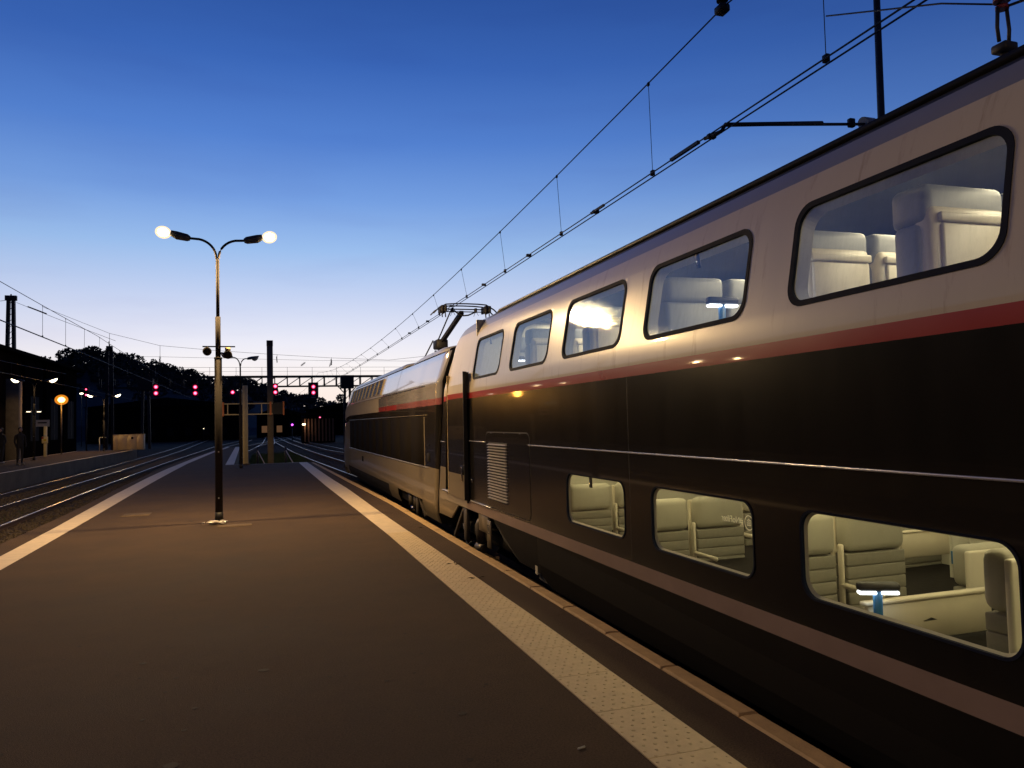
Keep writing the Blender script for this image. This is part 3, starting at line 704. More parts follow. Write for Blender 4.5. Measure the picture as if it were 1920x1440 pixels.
# door: opening, recess and the swung-out leaf
mb = MB(); mb.m(BLACK)
x0, x1 = 2.93, 3.6; ya, yb, za, zb = DOOR
for A, B in (((ya, za), (yb, za)), ((yb, za), (yb, zb)), ((yb, zb), (ya, zb)), ((ya, zb), (ya, za))):
    mb.poly([coach_map(*A), coach_map(*B), coach_map(*B, 1, .6), coach_map(*A, 1, .6)])
mb.poly([(3.52, ya-.1, za), (3.52, yb, za), (3.5, yb-.4, zb+.1), (3.5, ya-.1, zb+.1)])
mb.build('door_recess', BLACK, coach)
MB().bbox((2.86, 12.55, .575), (2.96, 13.05, .60), .006, 1).build('door_step', PALE, coach)
def leafx(z): return 2.855 + (prof(z)-2.93)
dl = MB(); zz_ = [.56, .93, 2.11, 2.19, 2.33, 2.50]; cm = [LOWG, DARK, RED, CREAM, CREAM]
def dshift(z): return -(z-.6)*.02
for (a, b_), mm in zip(zip(zz_, zz_[1:]), cm):
    dl.m(mm); dl.poly([(leafx(a), 11.42+dshift(a), a), (leafx(a), 12.50+dshift(a), a), (leafx(b_), 12.50+dshift(b_), b_), (leafx(b_), 11.42+dshift(b_), b_)])
    dl.m(BLACK); dl.poly([(leafx(a)+.05, 11.42+dshift(a), a), (leafx(a)+.05, 12.50+dshift(a), a), (leafx(b_)+.05, 12.50+dshift(b_), b_), (leafx(b_)+.05, 11.42+dshift(b_), b_)])
    for yy in (11.42, 12.50):
        dl.m(BLACK if yy < 12 else ORANGE); dl.poly([(leafx(a), yy+dshift(a), a), (leafx(a)+.05, yy+dshift(a), a), (leafx(b_)+.05, yy+dshift(b_), b_), (leafx(b_), yy+dshift(b_), b_)])
dl.m(BLACK); dl.poly([(leafx(2.5), 11.42+dshift(2.5), 2.5), (leafx(2.5), 12.50+dshift(2.5), 2.5), (leafx(2.5)+.05, 12.50+dshift(2.5), 2.5), (leafx(2.5)+.05, 11.42+dshift(2.5), 2.5)])
dl.poly([(leafx(.56), 11.42, .56), (leafx(.56), 12.5, .56), (leafx(.56)+.05, 12.5, .56), (leafx(.56)+.05, 11.42, .56)])
door = dl.build('door', DARK, coach, label='plug door standing proud of the coach side, partly open')
for yy, w in ((11.408, .014), (12.503, .012)):
    MB().prism([(yy+dshift(.56), .55), (yy+w, .55), (yy+w+dshift(2.5), 2.51), (yy+dshift(2.5), 2.51)], leafx(.56)-.004, leafx(.56)+.055, 'x').build('edge_seal', BLACK if w > .013 else POSTC, door)
MB().bbox((2.835, 11.50, .83), (2.852, 11.545, 1.06), .008, 2).bbox((2.825, 11.505, 1.03), (2.85, 11.54, 1.07), .006, 2).build('door_handle', CHROME, door)
mb = MB(); mb.m(BLACK); mb.prism([(11.46, .50), (11.60, .60), (11.58, 2.46), (11.46, 2.46)], 2.905, 2.9295, 'x'); mb.build('door_pocket', BLACK, coach)
for (y, z) in ((11.22, .86),):
    MB().bbox((2.915, y-.02, z-.03), (2.9295, y+.02, z+.03), .008, 2).build('door_button', CHROME, coach)
MB().bbox((2.905, 10.2, .545), (2.9295, 11.28, .565), .006, 1).build('step_trim', PALE, coach)
# louvred equipment panel
mb = MB(); out = rrect(8.55, 10.42, .57, 1.585, .10); iy0, iy1, iz0, iz1 = 9.42, 10.30, .67, 1.46
mb.m(DARK)
def ringx(mb, a, xa, b_, xb):
    A = [mb.bm.verts.new((xa, y, z)) for y, z in a]; B = [mb.bm.verts.new((xb, y, z)) for y, z in b_]; n = len(A)
    for i in range(n): mb.face([A[i], A[(i+1) % n], B[(i+1) % n], B[i]])
inn = rrect(iy0, iy1, iz0, iz1, .012)
ringx(mb, out, 2.9297, out, 2.925); ringx(mb, out, 2.925, inn, 2.925); ringx(mb, inn, 2.925, inn, 2.9292)
pan = mb.build('equipment_panel', DARKM, coach)
mb = MB(); mb.m(BLACK); ringx(mb, rrect(8.535, 10.435, .555, 1.60, .11), 2.9288, out, 2.9288); mb.build('panel_gap', BLACK, pan)
MB().poly([(2.9285, iy0, iz0), (2.9285, iy1, iz0), (2.9285, iy1, iz1), (2.9285, iy0, iz1)]) 
mb = MB(); mb.m(BLACK); mb.poly([(2.9287, iy0, iz0), (2.9287, iy1, iz0), (2.9287, iy1, iz1), (2.9287, iy0, iz1)]); mb.build('louvre_backing', BLACK, pan)
LOUV = mat('louvre_metal', (.5, .48, .48), .35, metal=.6, var=.05)
lv = MB().prism([(0, -.008), (-.028, -.006), (-.028, -.001), (0, .010)], 0, iy1-iy0-.02, 'y').mesh('louvre_slat', LOUV)
for k in range(20):
    put('louvre_slat', lv, pan, (2.9283, iy0+.01, iz0+.025+k*(iz1-iz0-.04)/19.5))
for y in (8.85, 9.5, 10.1): MB().bbox((2.912, y-.03, 1.575), (2.922, y+.03, 1.59), .003, 1).build('hinge', STEEL, pan)
# a vertical panel seam near the coach end
mb = MB(); mb.m(BLACK)
for y in (12.93,):
    pts = [coach_map(y, z, 1, -.0015) for z in (2.5, 2.7, 2.9, 3.05, 3.15, 3.24, 3.31, 3.385, 3.44)]
    q2 = [coach_map(y+.012, z, 1, -.0015) for z in (2.5, 2.7, 2.9, 3.05, 3.15, 3.24, 3.31, 3.385, 3.44)]
    A = [mb.bm.verts.new(v) for v in pts]; B = [mb.bm.verts.new(v) for v in q2]
    for i in range(len(A)-1): mb.face([A[i], A[i+1], B[i+1], B[i]])
mb.build('body_seam', BLACK, coach)
for y in (5.95, .6):
    MB().box((2.9296, y, .55), (2.9299, y+.004, 2.09)).build('body_seam', BLACK, coach)
# roof insulator and stirrup of the roof cable
ins = MB(); ins.tube([(4.0, 3.2, 3.52), (4.0, 3.2, 3.80)], .02, 8); ins.bbox((3.95, 3.15, 3.76), (4.05, 3.25, 3.81), .01, 1)
for dx in (-.045, .045): ins.tube([(4.0+dx*.8, 3.2, 3.82), (4.0+dx, 3.2, 3.9), (4.0+dx*.75, 3.2, 4.02)], .011, 6)
ins.build('roof_terminal', IRON, coach)
isu = MB()
for k in range(5): isu.tube([(4.0, 3.2, 4.01+k*.045), (4.0, 3.2, 4.03+k*.045)], .045 if k % 2 else .035, 12)
isu.build('insulator', INSU, coach)
MB().tube([(4.0, 3.2, 4.02), (4.35, 2.2, 3.98), (4.5, 1, 4.0)], .008, 6).tube([(4.0, 3.2, 4.04), (4.0, 3.6, 4.26), (4.0, 4.6, 4.7)], .006, 6).build('roof_cable', IRON, coach)
# ---- interior
XI = 3.08; XO = 5.62
mb = MB(); mb.m(CARP); mb.box((XI-.05, Y0+.1, -.12), (XO, 8.6, -.05)); mb.m(INT); mb.box((XO, Y0+.1, -.05), (XO+.03, 8.6, 1.50)); mb.box((XI-.1, 7.62+.9, -.05), (XO, 8.60, 1.5)); mb.box((XI-.1, -1.6, -.05), (XO, -1.5, 1.5))
mb.box((XI-.04, Y0+.1, 1.50), (XO, 11.3, 1.56)); mb.m(INT); mb.box((XI-.04, Y0+.1, -.05), (XI, 8.6, .64)); mb.build('lower_saloon_lining', INT, coach)
mb = MB(); mb.m(CARP); mb.box((XI-.06, Y0+.1, 1.62), (XO+.03, 11.3, 1.68)); mb.m(INTD); mb.box((3.30, Y0+.1, 3.28), (5.4, 11.3, 3.31)); mb.m(INT); mb.box((XI, 11.32, 1.68), (XO, 11.36, 3.3)); mb.box((XI, -1.6, 1.68), (XO, -1.5, 3.3))
mb.build('upper_saloon_lining', INTD, coach)
mb = MB(); mb.m(SEATG); mb.box((3.20, Y0+.2, 3.12), (3.46, 11.2, 3.14)); mb.box((5.24, Y0+.2, 3.12), (5.5, 11.2, 3.14)); mb.tube([(3.46, Y0+.2, 3.13), (3.46, 11.2, 3.13)], .014, 6); mb.build('luggage_rack', SEATG, coach)
mb = MB(); mb.box((4.3, -1, 1.482), (4.42, 8.4, 1.496)); mb.box((XO-.2, -1, 1.482), (XO-.12, 8.4, 1.496)); mb.build('ceiling_light', STRIPL, coach)
def area(name, loc, sx, sy, e, c):
    ld = bpy.data.lights.new(name, 'AREA'); ld.shape = 'RECTANGLE'; ld.size = sx; ld.size_y = sy; ld.energy = e; ld.color = c
    lo = bpy.data.objects.new(name, ld); col.objects.link(lo); lo.location = loc; lo.parent = coach; return lo
area('saloon_light', (3.55, 3.9, 1.475), .12, 9.5, 40, (1, .84, .45)); area('saloon_light', (4.9, 3.9, 1.475), .12, 9.5, 30, (1, .84, .45))
area('saloon_light', (4.35, 5.2, 3.25), .5, 12, 265, (1, .86, .54))
# seats, lower deck, facing the camera end (-Y)
def seat_meshes(w=.50):
    bk = MB()
    for k in range(7): bk.bbox((0, -.03, .18+k*.088), (w, .09, .2655+k*.088), .009, 2)
    hr = MB().bbox((-.005, -.045, .80), (w+.005, .10, 1.09), .055, 3)
    cu = MB().bbox((0, -.50, .30), (w, .0, .44), .04, 2)
    sh = MB().bbox((-.015, .085, .16), (w+.015, .125, 1.06), .015, 2)
    ar = MB().bbox((-.035, -.38, .56), (-.008, .02, .60), .012, 1).bbox((-.035, -.02, .3), (-.008, .03, .86), .01, 1)
    le = MB().bbox((.1, -.35, 0), (w-.1, -.1, .3), .02, 1)
    return [('backrest', bk.mesh('backrest', SEATL)), ('headrest', hr.mesh('headrest', SEATH)), ('seat_cushion', cu.mesh('seat_cushion', SEATL)), ('seat_shell', sh.mesh('seat_shell', SEATU)), ('armrest', ar.mesh('armrest', SEATU)), ('pedestal', le.mesh('pedestal', SEATG))]
SM = seat_meshes()
def seat(x, y, z, face=1, rz=0, label=None):
    """first mesh is the part, the rest hang under it (coach > seat > pieces)"""
    ob = put('seat', SM[0][1], coach, (x, y, z), (0, 0, rz if face > 0 else math.pi+rz), label)
    for n, me in SM[1:]: put(n, me, ob)
    return ob
FL = -.05
for yr, zf in ((4.42, -.02), (6.35, -.10), (8.02, -.08)):
    for x in (3.20, 3.79): seat(x, yr, zf)
seat(3.72, 2.84, .0, -1, R(4)); seat(4.30, 2.84, .0, -1)
for x in (4.68, 5.14):
    seat(x, 5.35, -.28, 1, R(3)); seat(x+.46, 4.30, -.30, -1); seat(x, 6.9, -.06)
# lower deck table with its reading lamps
mb = MB(); mb.bbox((3.19, 3.56, .655), (4.14, 3.62, .677), .006, 1); mb.bbox((3.21, 3.572, .43), (4.12, 3.605, .653), .005, 1); mb.bbox((3.21, 3.60, -.05), (3.6, 3.62, .43), .005, 1)
tb = mb.build('table', TABLE, coach)
MB().prism([(3.60, .535), (3.70, .535), (3.655, .55)], 3.568, 3.574, 'y').build('table_latch', BLACK, tb)
mb = MB(); mb.bbox((4.68, 4.83, .79), (5.2, 4.88, .81), .008, 1); mb.bbox((4.70, 4.84, .60), (5.18, 4.87, .79), .005, 1); mb.build('table', TABLE, coach)
mb = MB(); mb.m(INT); mb.bbox((5.22, 4.86, -.05), (5.42, 4.9, .92), .01, 1); mb.m(BLUE); mb.box((5.20, 4.84, .52), (5.38, 4.855, .62)); mb.build('partition', INT, coach)
def reading_lamp(x, y, z, s=1.0):
    mb = MB(); mb.bbox((-.028*s, -.012, -.2), (.02*s, .012, .16*s), .006, 1); st2 = mb.build('table_lamp', BLUE, coach, (x, y, z))
    h = MB().bbox((-.115*s, -.035, .155*s), (.115*s, .035, .205*s), .024, 3).build('lamp_shade', STEEL, st2)
    gl = MB().bbox((-.107*s, -.028, .138*s), (-.012*s, .028, .156*s), .008, 2).bbox((.012*s, -.028, .138*s), (.107*s, .028, .156*s), .008, 2).build('lamp_diffuser', WHITEL, st2)
    return st2
reading_lamp(3.22, 3.50, .60).rotation_euler.z = R(-25)
for z in (2.46, 2.62): MB().bbox((3.12, 3.93, z), (3.15, 3.99, z+.05), .006, 1).build('reading_light', WHITEL, coach)
# coat hooks / grab loops seen at the headrests
for (x, y, z) in ((3.74, 6.25, 1.08), (3.75, 4.33, 1.13), (3.2, 6.25, 1.12)):
    MB().ball((x, y, z), .035, .6, .6, 1.2, 2).build('grab_handle', CHROME, coach)
# upper deck seats, backs towards the camera
def upseat_meshes(w=.52):
    sh = MB(); sh.bbox((0, 0, .10), (w, .14, 1.10), .045, 3)
    hd = MB(); M = Matrix.Shear('XY', 4, (0, 0)) if False else None
    hd.bbox((-.012, .02, 1.0), (w+.012, .27, 1.22), .05, 3); hd.bbox((-.02, .06, .35), (w+.02, .25, 1.02), .045, 3)
    ty_ = MB().bbox((.05, -.022, .42), (w-.035, .004, 1.0), .012, 2)
    tt = MB().bbox((.035, -.028, 1.005), (w-.02, .0, 1.055), .01, 2)
    return [sh.mesh('seat', SEATU), ('headrest', hd.mesh('headrest', SEATG)), ('folding_table', ty_.mesh('folding_table', SEATU)), ('table_hinge_cover', tt.mesh('table_hinge_cover', SEATU))]
UM = upseat_meshes()
for yr in (3.02, 3.99, 7.3, 9.2, -.1, 1.1):
    for x in (3.22, 3.80, 4.85, 5.1+.3):
        if x > 5.12: continue
        o = put('seat', UM[0], coach, (x, yr, 1.70))
        for n, me in UM[1:]: put(n, me, o)
for yr in (5.72, 10.3):
    for x in (3.20, 3.79, 4.9):
        o = put('seat', UM[0], coach, (x+.52, yr+.2, 1.70), (0, 0, math.pi))
        for n, me in UM[1:]: put(n, me, o)
mb = MB(); mb.bbox((3.14, 4.75, 2.34), (4.0, 5.25, 2.37), .01, 1); mb.bbox((3.16, 4.98, 1.68), (3.5, 5.02, 2.35), .005, 1); mb.build('table', TABLE, coach)
reading_lamp(3.27, 4.99, 2.40, 1.15); reading_lamp(3.27, 10.0, 2.40, 1.1)

# ---- running gear
def bogie(y, parent, n_axle=(0,), lower_to=-.40):
    for k, dy in enumerate(n_axle):
        for x in (XC-.74, XC+.74):
            w = MB(); s_ = -1 if x < XC else 1
            w.tube([(x-s_*.06, y+dy, .02), (x+s_*.06, y+dy, .02)], .42, 32); w.build('wheel', WHEEL, parent)
        MB().tube([(XC-.85, y+dy, .02), (XC+.85, y+dy, .02)], .08, 12).build('axle', STEEL, parent)
mb = MB()
for dx in (0,):
    mb.bbox((3.06, 9.3, -.02), (3.22, 12.4, .16), .03, 1)
mb.build('bogie_frame', UNDER, coach)
bogie(10.9, coach, (-1.35, 1.35))
mb = MB(); mb.tube([(3.07, 11.18, -.06), (3.07, 11.18, .07), (3.07, 11.18, .10), (3.07, 11.18, .22), (3.07, 11.18, .27), (3.07, 11.18, .31), (3.07, 11.18, .33)], .1, 20, rs=[.10, .115, .118, .118, .095, .06, .02]); mb.build('air_spring', UNDER2, coach)
mb = MB(); mb.tube([(3.02, 11.3, -.13), (3.02, 10.98, -.13)], .062, 16); mb.tube([(3.02, 10.98, -.13), (3.02, 10.96, -.13)], .045, 16); mb.build('damper', UNDER2, coach)
MB().tube([(3.0, 11.2, -.18), (2.99, 11.1, -.21), (3.0, 10.95, -.18)], .008, 6).tube([(3.0, 11.6, -.1), (2.98, 11.8, -.2), (3.02, 12.2, .1)], .012, 6).build('brake_hose', STEEL, coach)
mb = MB(); mb.bbox((2.96, 11.75, -.12), (3.02, 11.95, .40), .01, 1); mb.bar((3.0, 12.0, .38), (3.0, 12.7, -.15), .05); mb.build('bogie_strut', UNDER2, coach)
mb = MB(); mb.bbox((2.94, 10.45, .16), (2.97, 10.95, .404), .006, 1); mb.build('data_plate', LOWG, coach)
mb = MB(); mb.m(LOWG); mb.bbox((2.925, 10.28, -.02), (2.945, 10.47, .36), .005, 1); mb.m(TEXTK)
for a, b_, c_, d in ((10.31, .18, 10.44, .19), (10.31, .29, 10.44, .30), (10.31, .19, 10.32, .29), (10.43, .19, 10.44, .29), (10.365, .21, 10.385, .27)): mb.box((2.922, a, b_), (2.9245, c_, d))
mb.build('data_plate', LOWG, coach, label='small plate with a black framed mark')
mb = MB(); mb.bbox((3.35, Y0, -.05), (5.35, 8.4, .40), .02, 1); mb.build('underfloor_case', UNDER, coach)
mb = MB(); mb.bbox((3.2, 12.6, -.1), (5.3, 13.3, .40), .02, 1); mb.build('underfloor_case', UNDER, coach)

mb = MB(); mb.box((5.66, Y0, -.3), (5.72, 13.5, .404)); mb.box((3.9, 8.4, -.25), (4.9, 13.3, .404)); mb.build('underframe', UNDER, coach)
# ================================================================== POWER CAR
pc = thing('power_car', (0, 0, 0), 'leading power car of the train with a raised pantograph, grille panel and sloped nose', 'locomotive')
PY0, PY1 = 13.62, 35.0
PPROF = [(-.10, 3.02), (.08, 2.95), (.25, 2.93), (2.42, 2.93), (2.46, 2.925), (2.60, 2.965), (3.00, 3.085), (3.03, 3.16), (3.034, 3.20)]
def pprof(z): return interp(PPROF, z)
def pmap(y, z, side=1, d=0.0):
    x = pprof(z)+d; yy, zz = y, z
    if y < 14.6: yy = y - max(0, 1-(y-PY0)/1.0)*(z-.6)*.26
    s_ = max(0, (y-28.8)/(PY1-28.8))
    if s_ > 0:
        x = XC + (x-XC)*(1-.30*s_**2.6)
        if z > .9: zz = .9+(z-.9)*(1-.42*s_**1.5)
        yy = y - s_**1.2*max(0, z-.55)*.75 - s_**2*max(0, .4-z)*.5
    return Vector((x if side > 0 else 2*XC-x, yy, zz))
def pc_mat(y, z):
    if z < .22: return DARKM if 19.6 < y < 29.5 else LOWG
    if z < .90: return LOWG
    dg = 21.3-(z-2.1)*2.6
    if z < 1.86:
        return DARK if y < 14.75 else LOWG
    if z < 2.06: return DARK
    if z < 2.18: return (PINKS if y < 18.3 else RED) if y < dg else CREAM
    if z < 2.46: return SILVER if y < dg+.4 else CREAM
    return SILVER if y < 20.4 else CREAM
pz = [-.10, .0, .08, .22, .25, .5, .90, 1.3, 1.6, 1.86, 1.95, 2.06, 2.18, 2.3, 2.42, 2.46, 2.6, 2.75, 2.87, 3.0, 3.03]
PANEL = (14.9, 28.9, .90, 1.86)
mb = MB()
def cut(y, z):
    if z < .22 and 15.2 < y < 18.2: return None
    if z < .08 and (y > 30.3 and y < 33.0): return None
    return pc_mat(y, z)
hol = [(15.2, 18.2, -.10, .22, 0)]
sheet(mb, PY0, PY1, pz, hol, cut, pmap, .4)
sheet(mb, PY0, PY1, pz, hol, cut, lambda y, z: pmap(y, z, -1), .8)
mb.m(BLACK); mb.poly([pmap(PY0, z) for z in pz] + [pmap(PY0, z, -1) for z in reversed(pz)])
mb.m(LOWG); 
for za_, zb_ in zip(pz, pz[1:]): mb.poly([pmap(PY1, za_), pmap(PY1, za_, -1), pmap(PY1, zb_, -1), pmap(PY1, zb_)])
# roof deck
rp = [(3.16, 3.03), (3.35, 3.05), (XC, 3.07)]
ysr = [PY0+i*.8 for i in range(27)] + [PY1]
def roofpt(y, x, z): 
    q = pmap(y, 3.03); q2 = Vector((XC+(x-XC)*(q.x-XC)/(pprof(3.03)-XC), q.y, q.z+(z-3.03))); return q2
mb.m(ROOFG)
for ya_, yb_ in zip(ysr, ysr[1:]):
    full = rp + [(2*XC-x, z) for x, z in reversed(rp[:-1])]
    for (xa, za_), (xb, zb_) in zip(full, full[1:]): 
        f = mb.poly([roofpt(ya_, xa, za_), roofpt(ya_, xb, zb_), roofpt(yb_, xb, zb_), roofpt(yb_, xa, za_)])
bmesh.ops.remove_doubles(mb.bm, verts=mb.bm.verts, dist=.0004)
mb.build('body', SILVER, pc)
# roof fairings with a dark gap between
def fairing(y0, y1, k=1.0):
    mb = MB(); mb.m(ROOFG); P = [(3.17, .03), (3.21, .10), (3.32, .165), (3.55, .21), (XC, .235)]
    P = P + [(2*XC-x, z) for x, z in reversed(P[:-1])]; n = max(2, int((y1-y0)/.6)); rows = []
    for i in range(n+1):
        y = y0+(y1-y0)*i/n; q = pmap(y, 3.03); e = 1.0
        t_ = min(i, n-i)
        if i == 0 or i == n: e = .55
        kk = (q.x-XC)/(pprof(3.03)-XC)
        rows.append([mb.bm.verts.new((XC+(x-XC)*kk, q.y, q.z+z*k*e)) for x, z in P])
    for a, b_ in zip(rows, rows[1:]):
        for j in range(len(P)-1):
            f = mb.face([a[j], a[j+1], b_[j+1], b_[j]]); f.smooth = True
    mb.m(BLACK); mb.face(rows[0][::-1]); mb.face(rows[-1])
    return mb.build('roof_fairing', ROOFG, pc)
fairing(14.0, 17.2); fairing(18.3, 33.8)
MB().box((3.19, 13.7, 3.015), (5.51, 30, 3.05)).build('roof_recess', BLACK, pc)
# big flush grille panel
mb = MB(); mb.m(BLACK); fy0, fy1, fz0, fz1 = PANEL
GR = mat('grille_mesh', (.013, .011, .010), .95, var=.15, vscale=2, bump=.5, bscale=60, spec=.02)
npan = 10; 
fr = MB(); fr.m(DARK)
fr.box((2.918, fy0-.05, fz0-.03), (2.9292, fy1+.05, fz0)); fr.box((2.918, fy0-.05, fz1), (2.9292, fy1+.05, fz1+.02))
gp = fr.build('side_grille', DARK, pc)
for k in range(npan):
    a = fy0+(fy1-fy0)*k/npan; b_ = fy0+(fy1-fy0)*(k+1)/npan
    MB().bbox((2.920, a+.003, fz0+.004), (2.9285, b_-.003, fz1-.004), .0015, 1).build('grille_panel', GR, gp)
MB().bbox((2.914, PY0+.9, .878), (2.9295, 29.0, .892), .003, 1).build('trim_strip', PALE, pc)
MB().bbox((2.914, PY0+.9, 1.885), (2.9295, 29.0, 1.895), .003, 1).build('trim_strip', mat('trim_gold', (.3, .24, .12), .3, metal=.5, var=.05), pc)
# vents along the upper edge
for k in range(9):
    ya_, yb_ = 20.9+k*.9, 20.9+k*.9+.8; q = MB(); q.m(BLACK)
    def vp_(y, z, d=0): 
        v_ = pmap(y, z); v_.x += d; return v_
    q.poly([vp_(ya_, 2.52, -.004), vp_(yb_, 2.52, -.004), vp_(yb_, 2.95, -.004), vp_(ya_, 2.95, -.004)])
    w = q.build('air_vent', BLACK, pc)
    q = MB(); 
    for z in (2.53, 2.94): q.bar(vp_(ya_-.05, z, -.012), vp_(yb_+.05, z, -.012), .02)
    q.bar(vp_(ya_-.03, 2.52, -.014), vp_(ya_-.03, 2.95, -.014), .05, .03)
    q.build('vent_frame', mat('vent_brass', (.30, .24, .13), .45, metal=.3, var=.1), w)
    sl_ = MB()
    for i in range(6):
        z = 2.58+i*.062; sl_.bar(vp_(ya_+.02, z, -.012), vp_(yb_-.02, z, -.012), .018, .006)
    sl_.build('vent_slat', mat('vent_brass', (.3, .24, .13)), w)
# body joints
mb = MB(); mb.m(BLACK)
for y, za_, zb_ in ((18.2, 2.47, 3.0), (28.95, .25, 2.2), (29.6, .3, 1.9)):
    A = [mb.bm.verts.new(pmap(y, z)+Vector((-.002, 0, 0))) for z in [za_+(zb_-za_)*i/6 for i in range(7)]]; B = [mb.bm.verts.new(pmap(y+.02, z)+Vector((-.002, 0, 0))) for z in [za_+(zb_-za_)*i/6 for i in range(7)]]
    for i in range(6): mb.face([A[i], A[i+1], B[i+1], B[i]])
mb.box((2.918, 14.7, 2.445), (2.9235, 28.8, 2.455))
mb.build('body_seam', BLACK, pc)
mb = MB(); mb.bbox((2.92, 24.9, .55), (2.93, 25.25, .72), .004, 1); mb.build('side_hatch', UNDER, pc)
MB().bbox((2.92, 14.35, 1.0), (2.9292, 14.62, 1.16), .004, 1).bbox((2.92, 14.35, 1.3), (2.9292, 14.62, 1.32), .004, 1).build('side_hatch', DARKM, pc)
# dark gangway between the two vehicles
mb = MB(); mb.box((3.06, 13.15, .1), (5.64, 14.2, 2.7)); mb.build('gangway_bellows', BLACK, pc)
# bogies
for yb0 in (16.7, 31.2):
    bogie(yb0, pc, (-1.2, 1.2))
    MB().bbox((3.05, yb0-1.7, -.05), (3.2, yb0+1.7, .14), .03, 1).build('bogie_frame', UNDER, pc)
    for dy in (-.25, .35): MB().tube([(3.06, yb0+dy, -.08), (3.06, yb0+dy, .2)], .075, 12).build('coil_spring', UNDER2, pc)
    MB().bbox((2.97, yb0-.75, -.16), (3.02, yb0-.6, .22), .01, 1).bar((3.0, yb0-.9, .2), (3.0, yb0-1.5, -.12), .05).build('bogie_strut', UNDER2, pc)
    MB().tube([(2.98, yb0+.1, -.12), (3.1, yb0+.1, -.12)], .055, 14).build('damper', CHROME if yb0 < 20 else UNDER2, pc)
MB().bbox((3.2, 18.4, -.3), (5.4, 29.3, .2), .03, 1).build('underfloor_case', UNDER, pc)
MB().box((5.66, 13.6, -.3), (5.72, 33.5, .3)).box((4.0, 14, -.25), (4.8, 18.5, .3)).build('underframe', UNDER, pc)
MB().bbox((3.3, 33.4, -.2), (5.3, 34.2, .12), .08, 2).build('snowplough', UNDER, pc)
# pantograph
ph = thing('pantograph', (0, 0, 0), 'x', 'y'); bpy.data.objects.remove(ph)
pr_ = bpy.data.objects.new('pantograph', MB().bbox((4.22, 19.5, 3.66), (4.52, 20.0, 3.90), .03, 1).mesh('pantograph', IRON)); col.objects.link(pr_); pr_.parent = pc
for (x, y) in ((4.26, 19.55), (4.48, 19.55), (4.26, 19.95), (4.48, 19.95)):
    MB().tube([(x, y, 3.22), (x+.02, y, 3.64)], .03, 8).build('insulator', IRON, pr_)
MB().bar((4.36, 19.75, 3.78), (4.55, 18.1, 4.40), .10, .09).build('upper_arm', IRON, pr_)
MB().tube([(4.28, 19.7, 3.85), (4.33, 18.25, 4.5)], .018, 8).build('guide_rod', IRON, pr_)
MB().tube([(4.12, 19.5, 3.85), (4.0, 20.6, 3.3)], .02, 6).build('lower_arm', IRON, pr_)
PX, PYH, PZ = 4.59, 18.0, 4.53
mb = MB()
for dy, dz in ((-.18, .0), (.18, .0)):
    pts = [(PX+sx, PYH+dy, PZ+dz+sz) for sx, sz in ((-.80, -.20), (-.70, -.10), (-.60, -.035), (-.50, .02), (-.3, .035), (0, .04), (.3, .035), (.5, .02), (.60, -.035), (.70, -.10), (.80, -.20))]
    mb.tube(pts, .017, 6)
mb.build('contact_strip', IRON, pr_)
mb = MB(); mb.tube([(PX-.52, PYH, PZ-.07), (PX+.52, PYH, PZ-.07)], .016, 6); mb.tube([(PX-.52, PYH, PZ-.13), (PX+.52, PYH, PZ-.13)], .013, 6)
mb.tube([(PX-.26, PYH, PZ-.10), (PX-.15, PYH, PZ-.18), (PX-.02, PYH, PZ-.225), (PX+.1, PYH, PZ-.21), (PX+.3, PYH, PZ-.12)], .02, 6)
for dx in (-.58, -.50, .50, .59):
    mb.bbox((PX+dx-.03, PYH-.2, PZ-.16), (PX+dx+.03, PYH+.2, PZ), .01, 1); mb.tube([(PX+dx, PYH-.1, PZ-.1), (PX+dx+.01, PYH-.1, PZ-.28)], .014, 6)
for dx in (-.3, .28):
    mb.bbox((PX+dx-.03, PYH-.05, PZ-.15), (PX+dx+.03, PYH+.05, PZ-.04), .01, 1); mb.tube([(PX+dx, PYH, PZ-.12), (PX+dx-.05, PYH, PZ-.24)], .006, 5); mb.tube([(PX+dx+.02, PYH, PZ-.12), (PX+dx+.07, PYH, PZ-.22)], .006, 5)
mb.build('pantograph_head', IRON, pr_)

# ================================================================== OVERHEAD LINE
def oline(name, label, contact, mess, drops, rad=.0075, double=True, droprad=.004):
    root = thing(name, (0, 0, 0), label, 'overhead line', 'overhead contact lines')
    off = (-.035, .035) if double else (0,)
    for d in off: MB().tube([(x+d, y, z-(.012 if d > 0 else 0)) for x, y, z in contact], rad, 5, False).build('contact_wire', IRON, root)
    MB().tube(mess, rad, 5, False).build('messenger_wire', IRON, root)
    ct = [(p[1], p[2]) for p in contact]; cx = [(p[1], p[0]) for p in contact]; mt = [(p[1], p[2]) for p in mess]; mxx = [(p[1], p[0]) for p in mess]
    for y in drops:
        zc, zm, x, xm = interp(ct, y), interp(mt, y), interp(cx, y), interp(mxx, y)
        w = MB(); w.tube([(xm, y, zm), (x, y, zc+.05)], droprad, 5); w.bbox((xm-.012, y-.02, zm-.035), (xm+.012, y+.02, zm+.012), .004, 1)
        w.bbox((x-.02, y-.03, zc-.015), (x+.02, y+.03, zc+.05), .005, 1); w.build('dropper', IRON, root)
    return root
C1 = [(4.5, -12, 4.70), (4.5, 6.65, 4.70), (4.5, 17.4, 4.66), (4.5, 30, 4.66), (4.45, 45, 4.68), (3.9, 62, 4.70), (3.0, 100, 4.75)]
def sag(y0, y1, z0, z1, dip, x0, x1, n=24):
    out = []
    for i in range(n+1):
        t_ = i/n; out.append((x0+(x1-x0)*t_, y0+(y1-y0)*t_, z0+(z1-z0)*t_-dip*4*t_*(1-t_)))
    return out
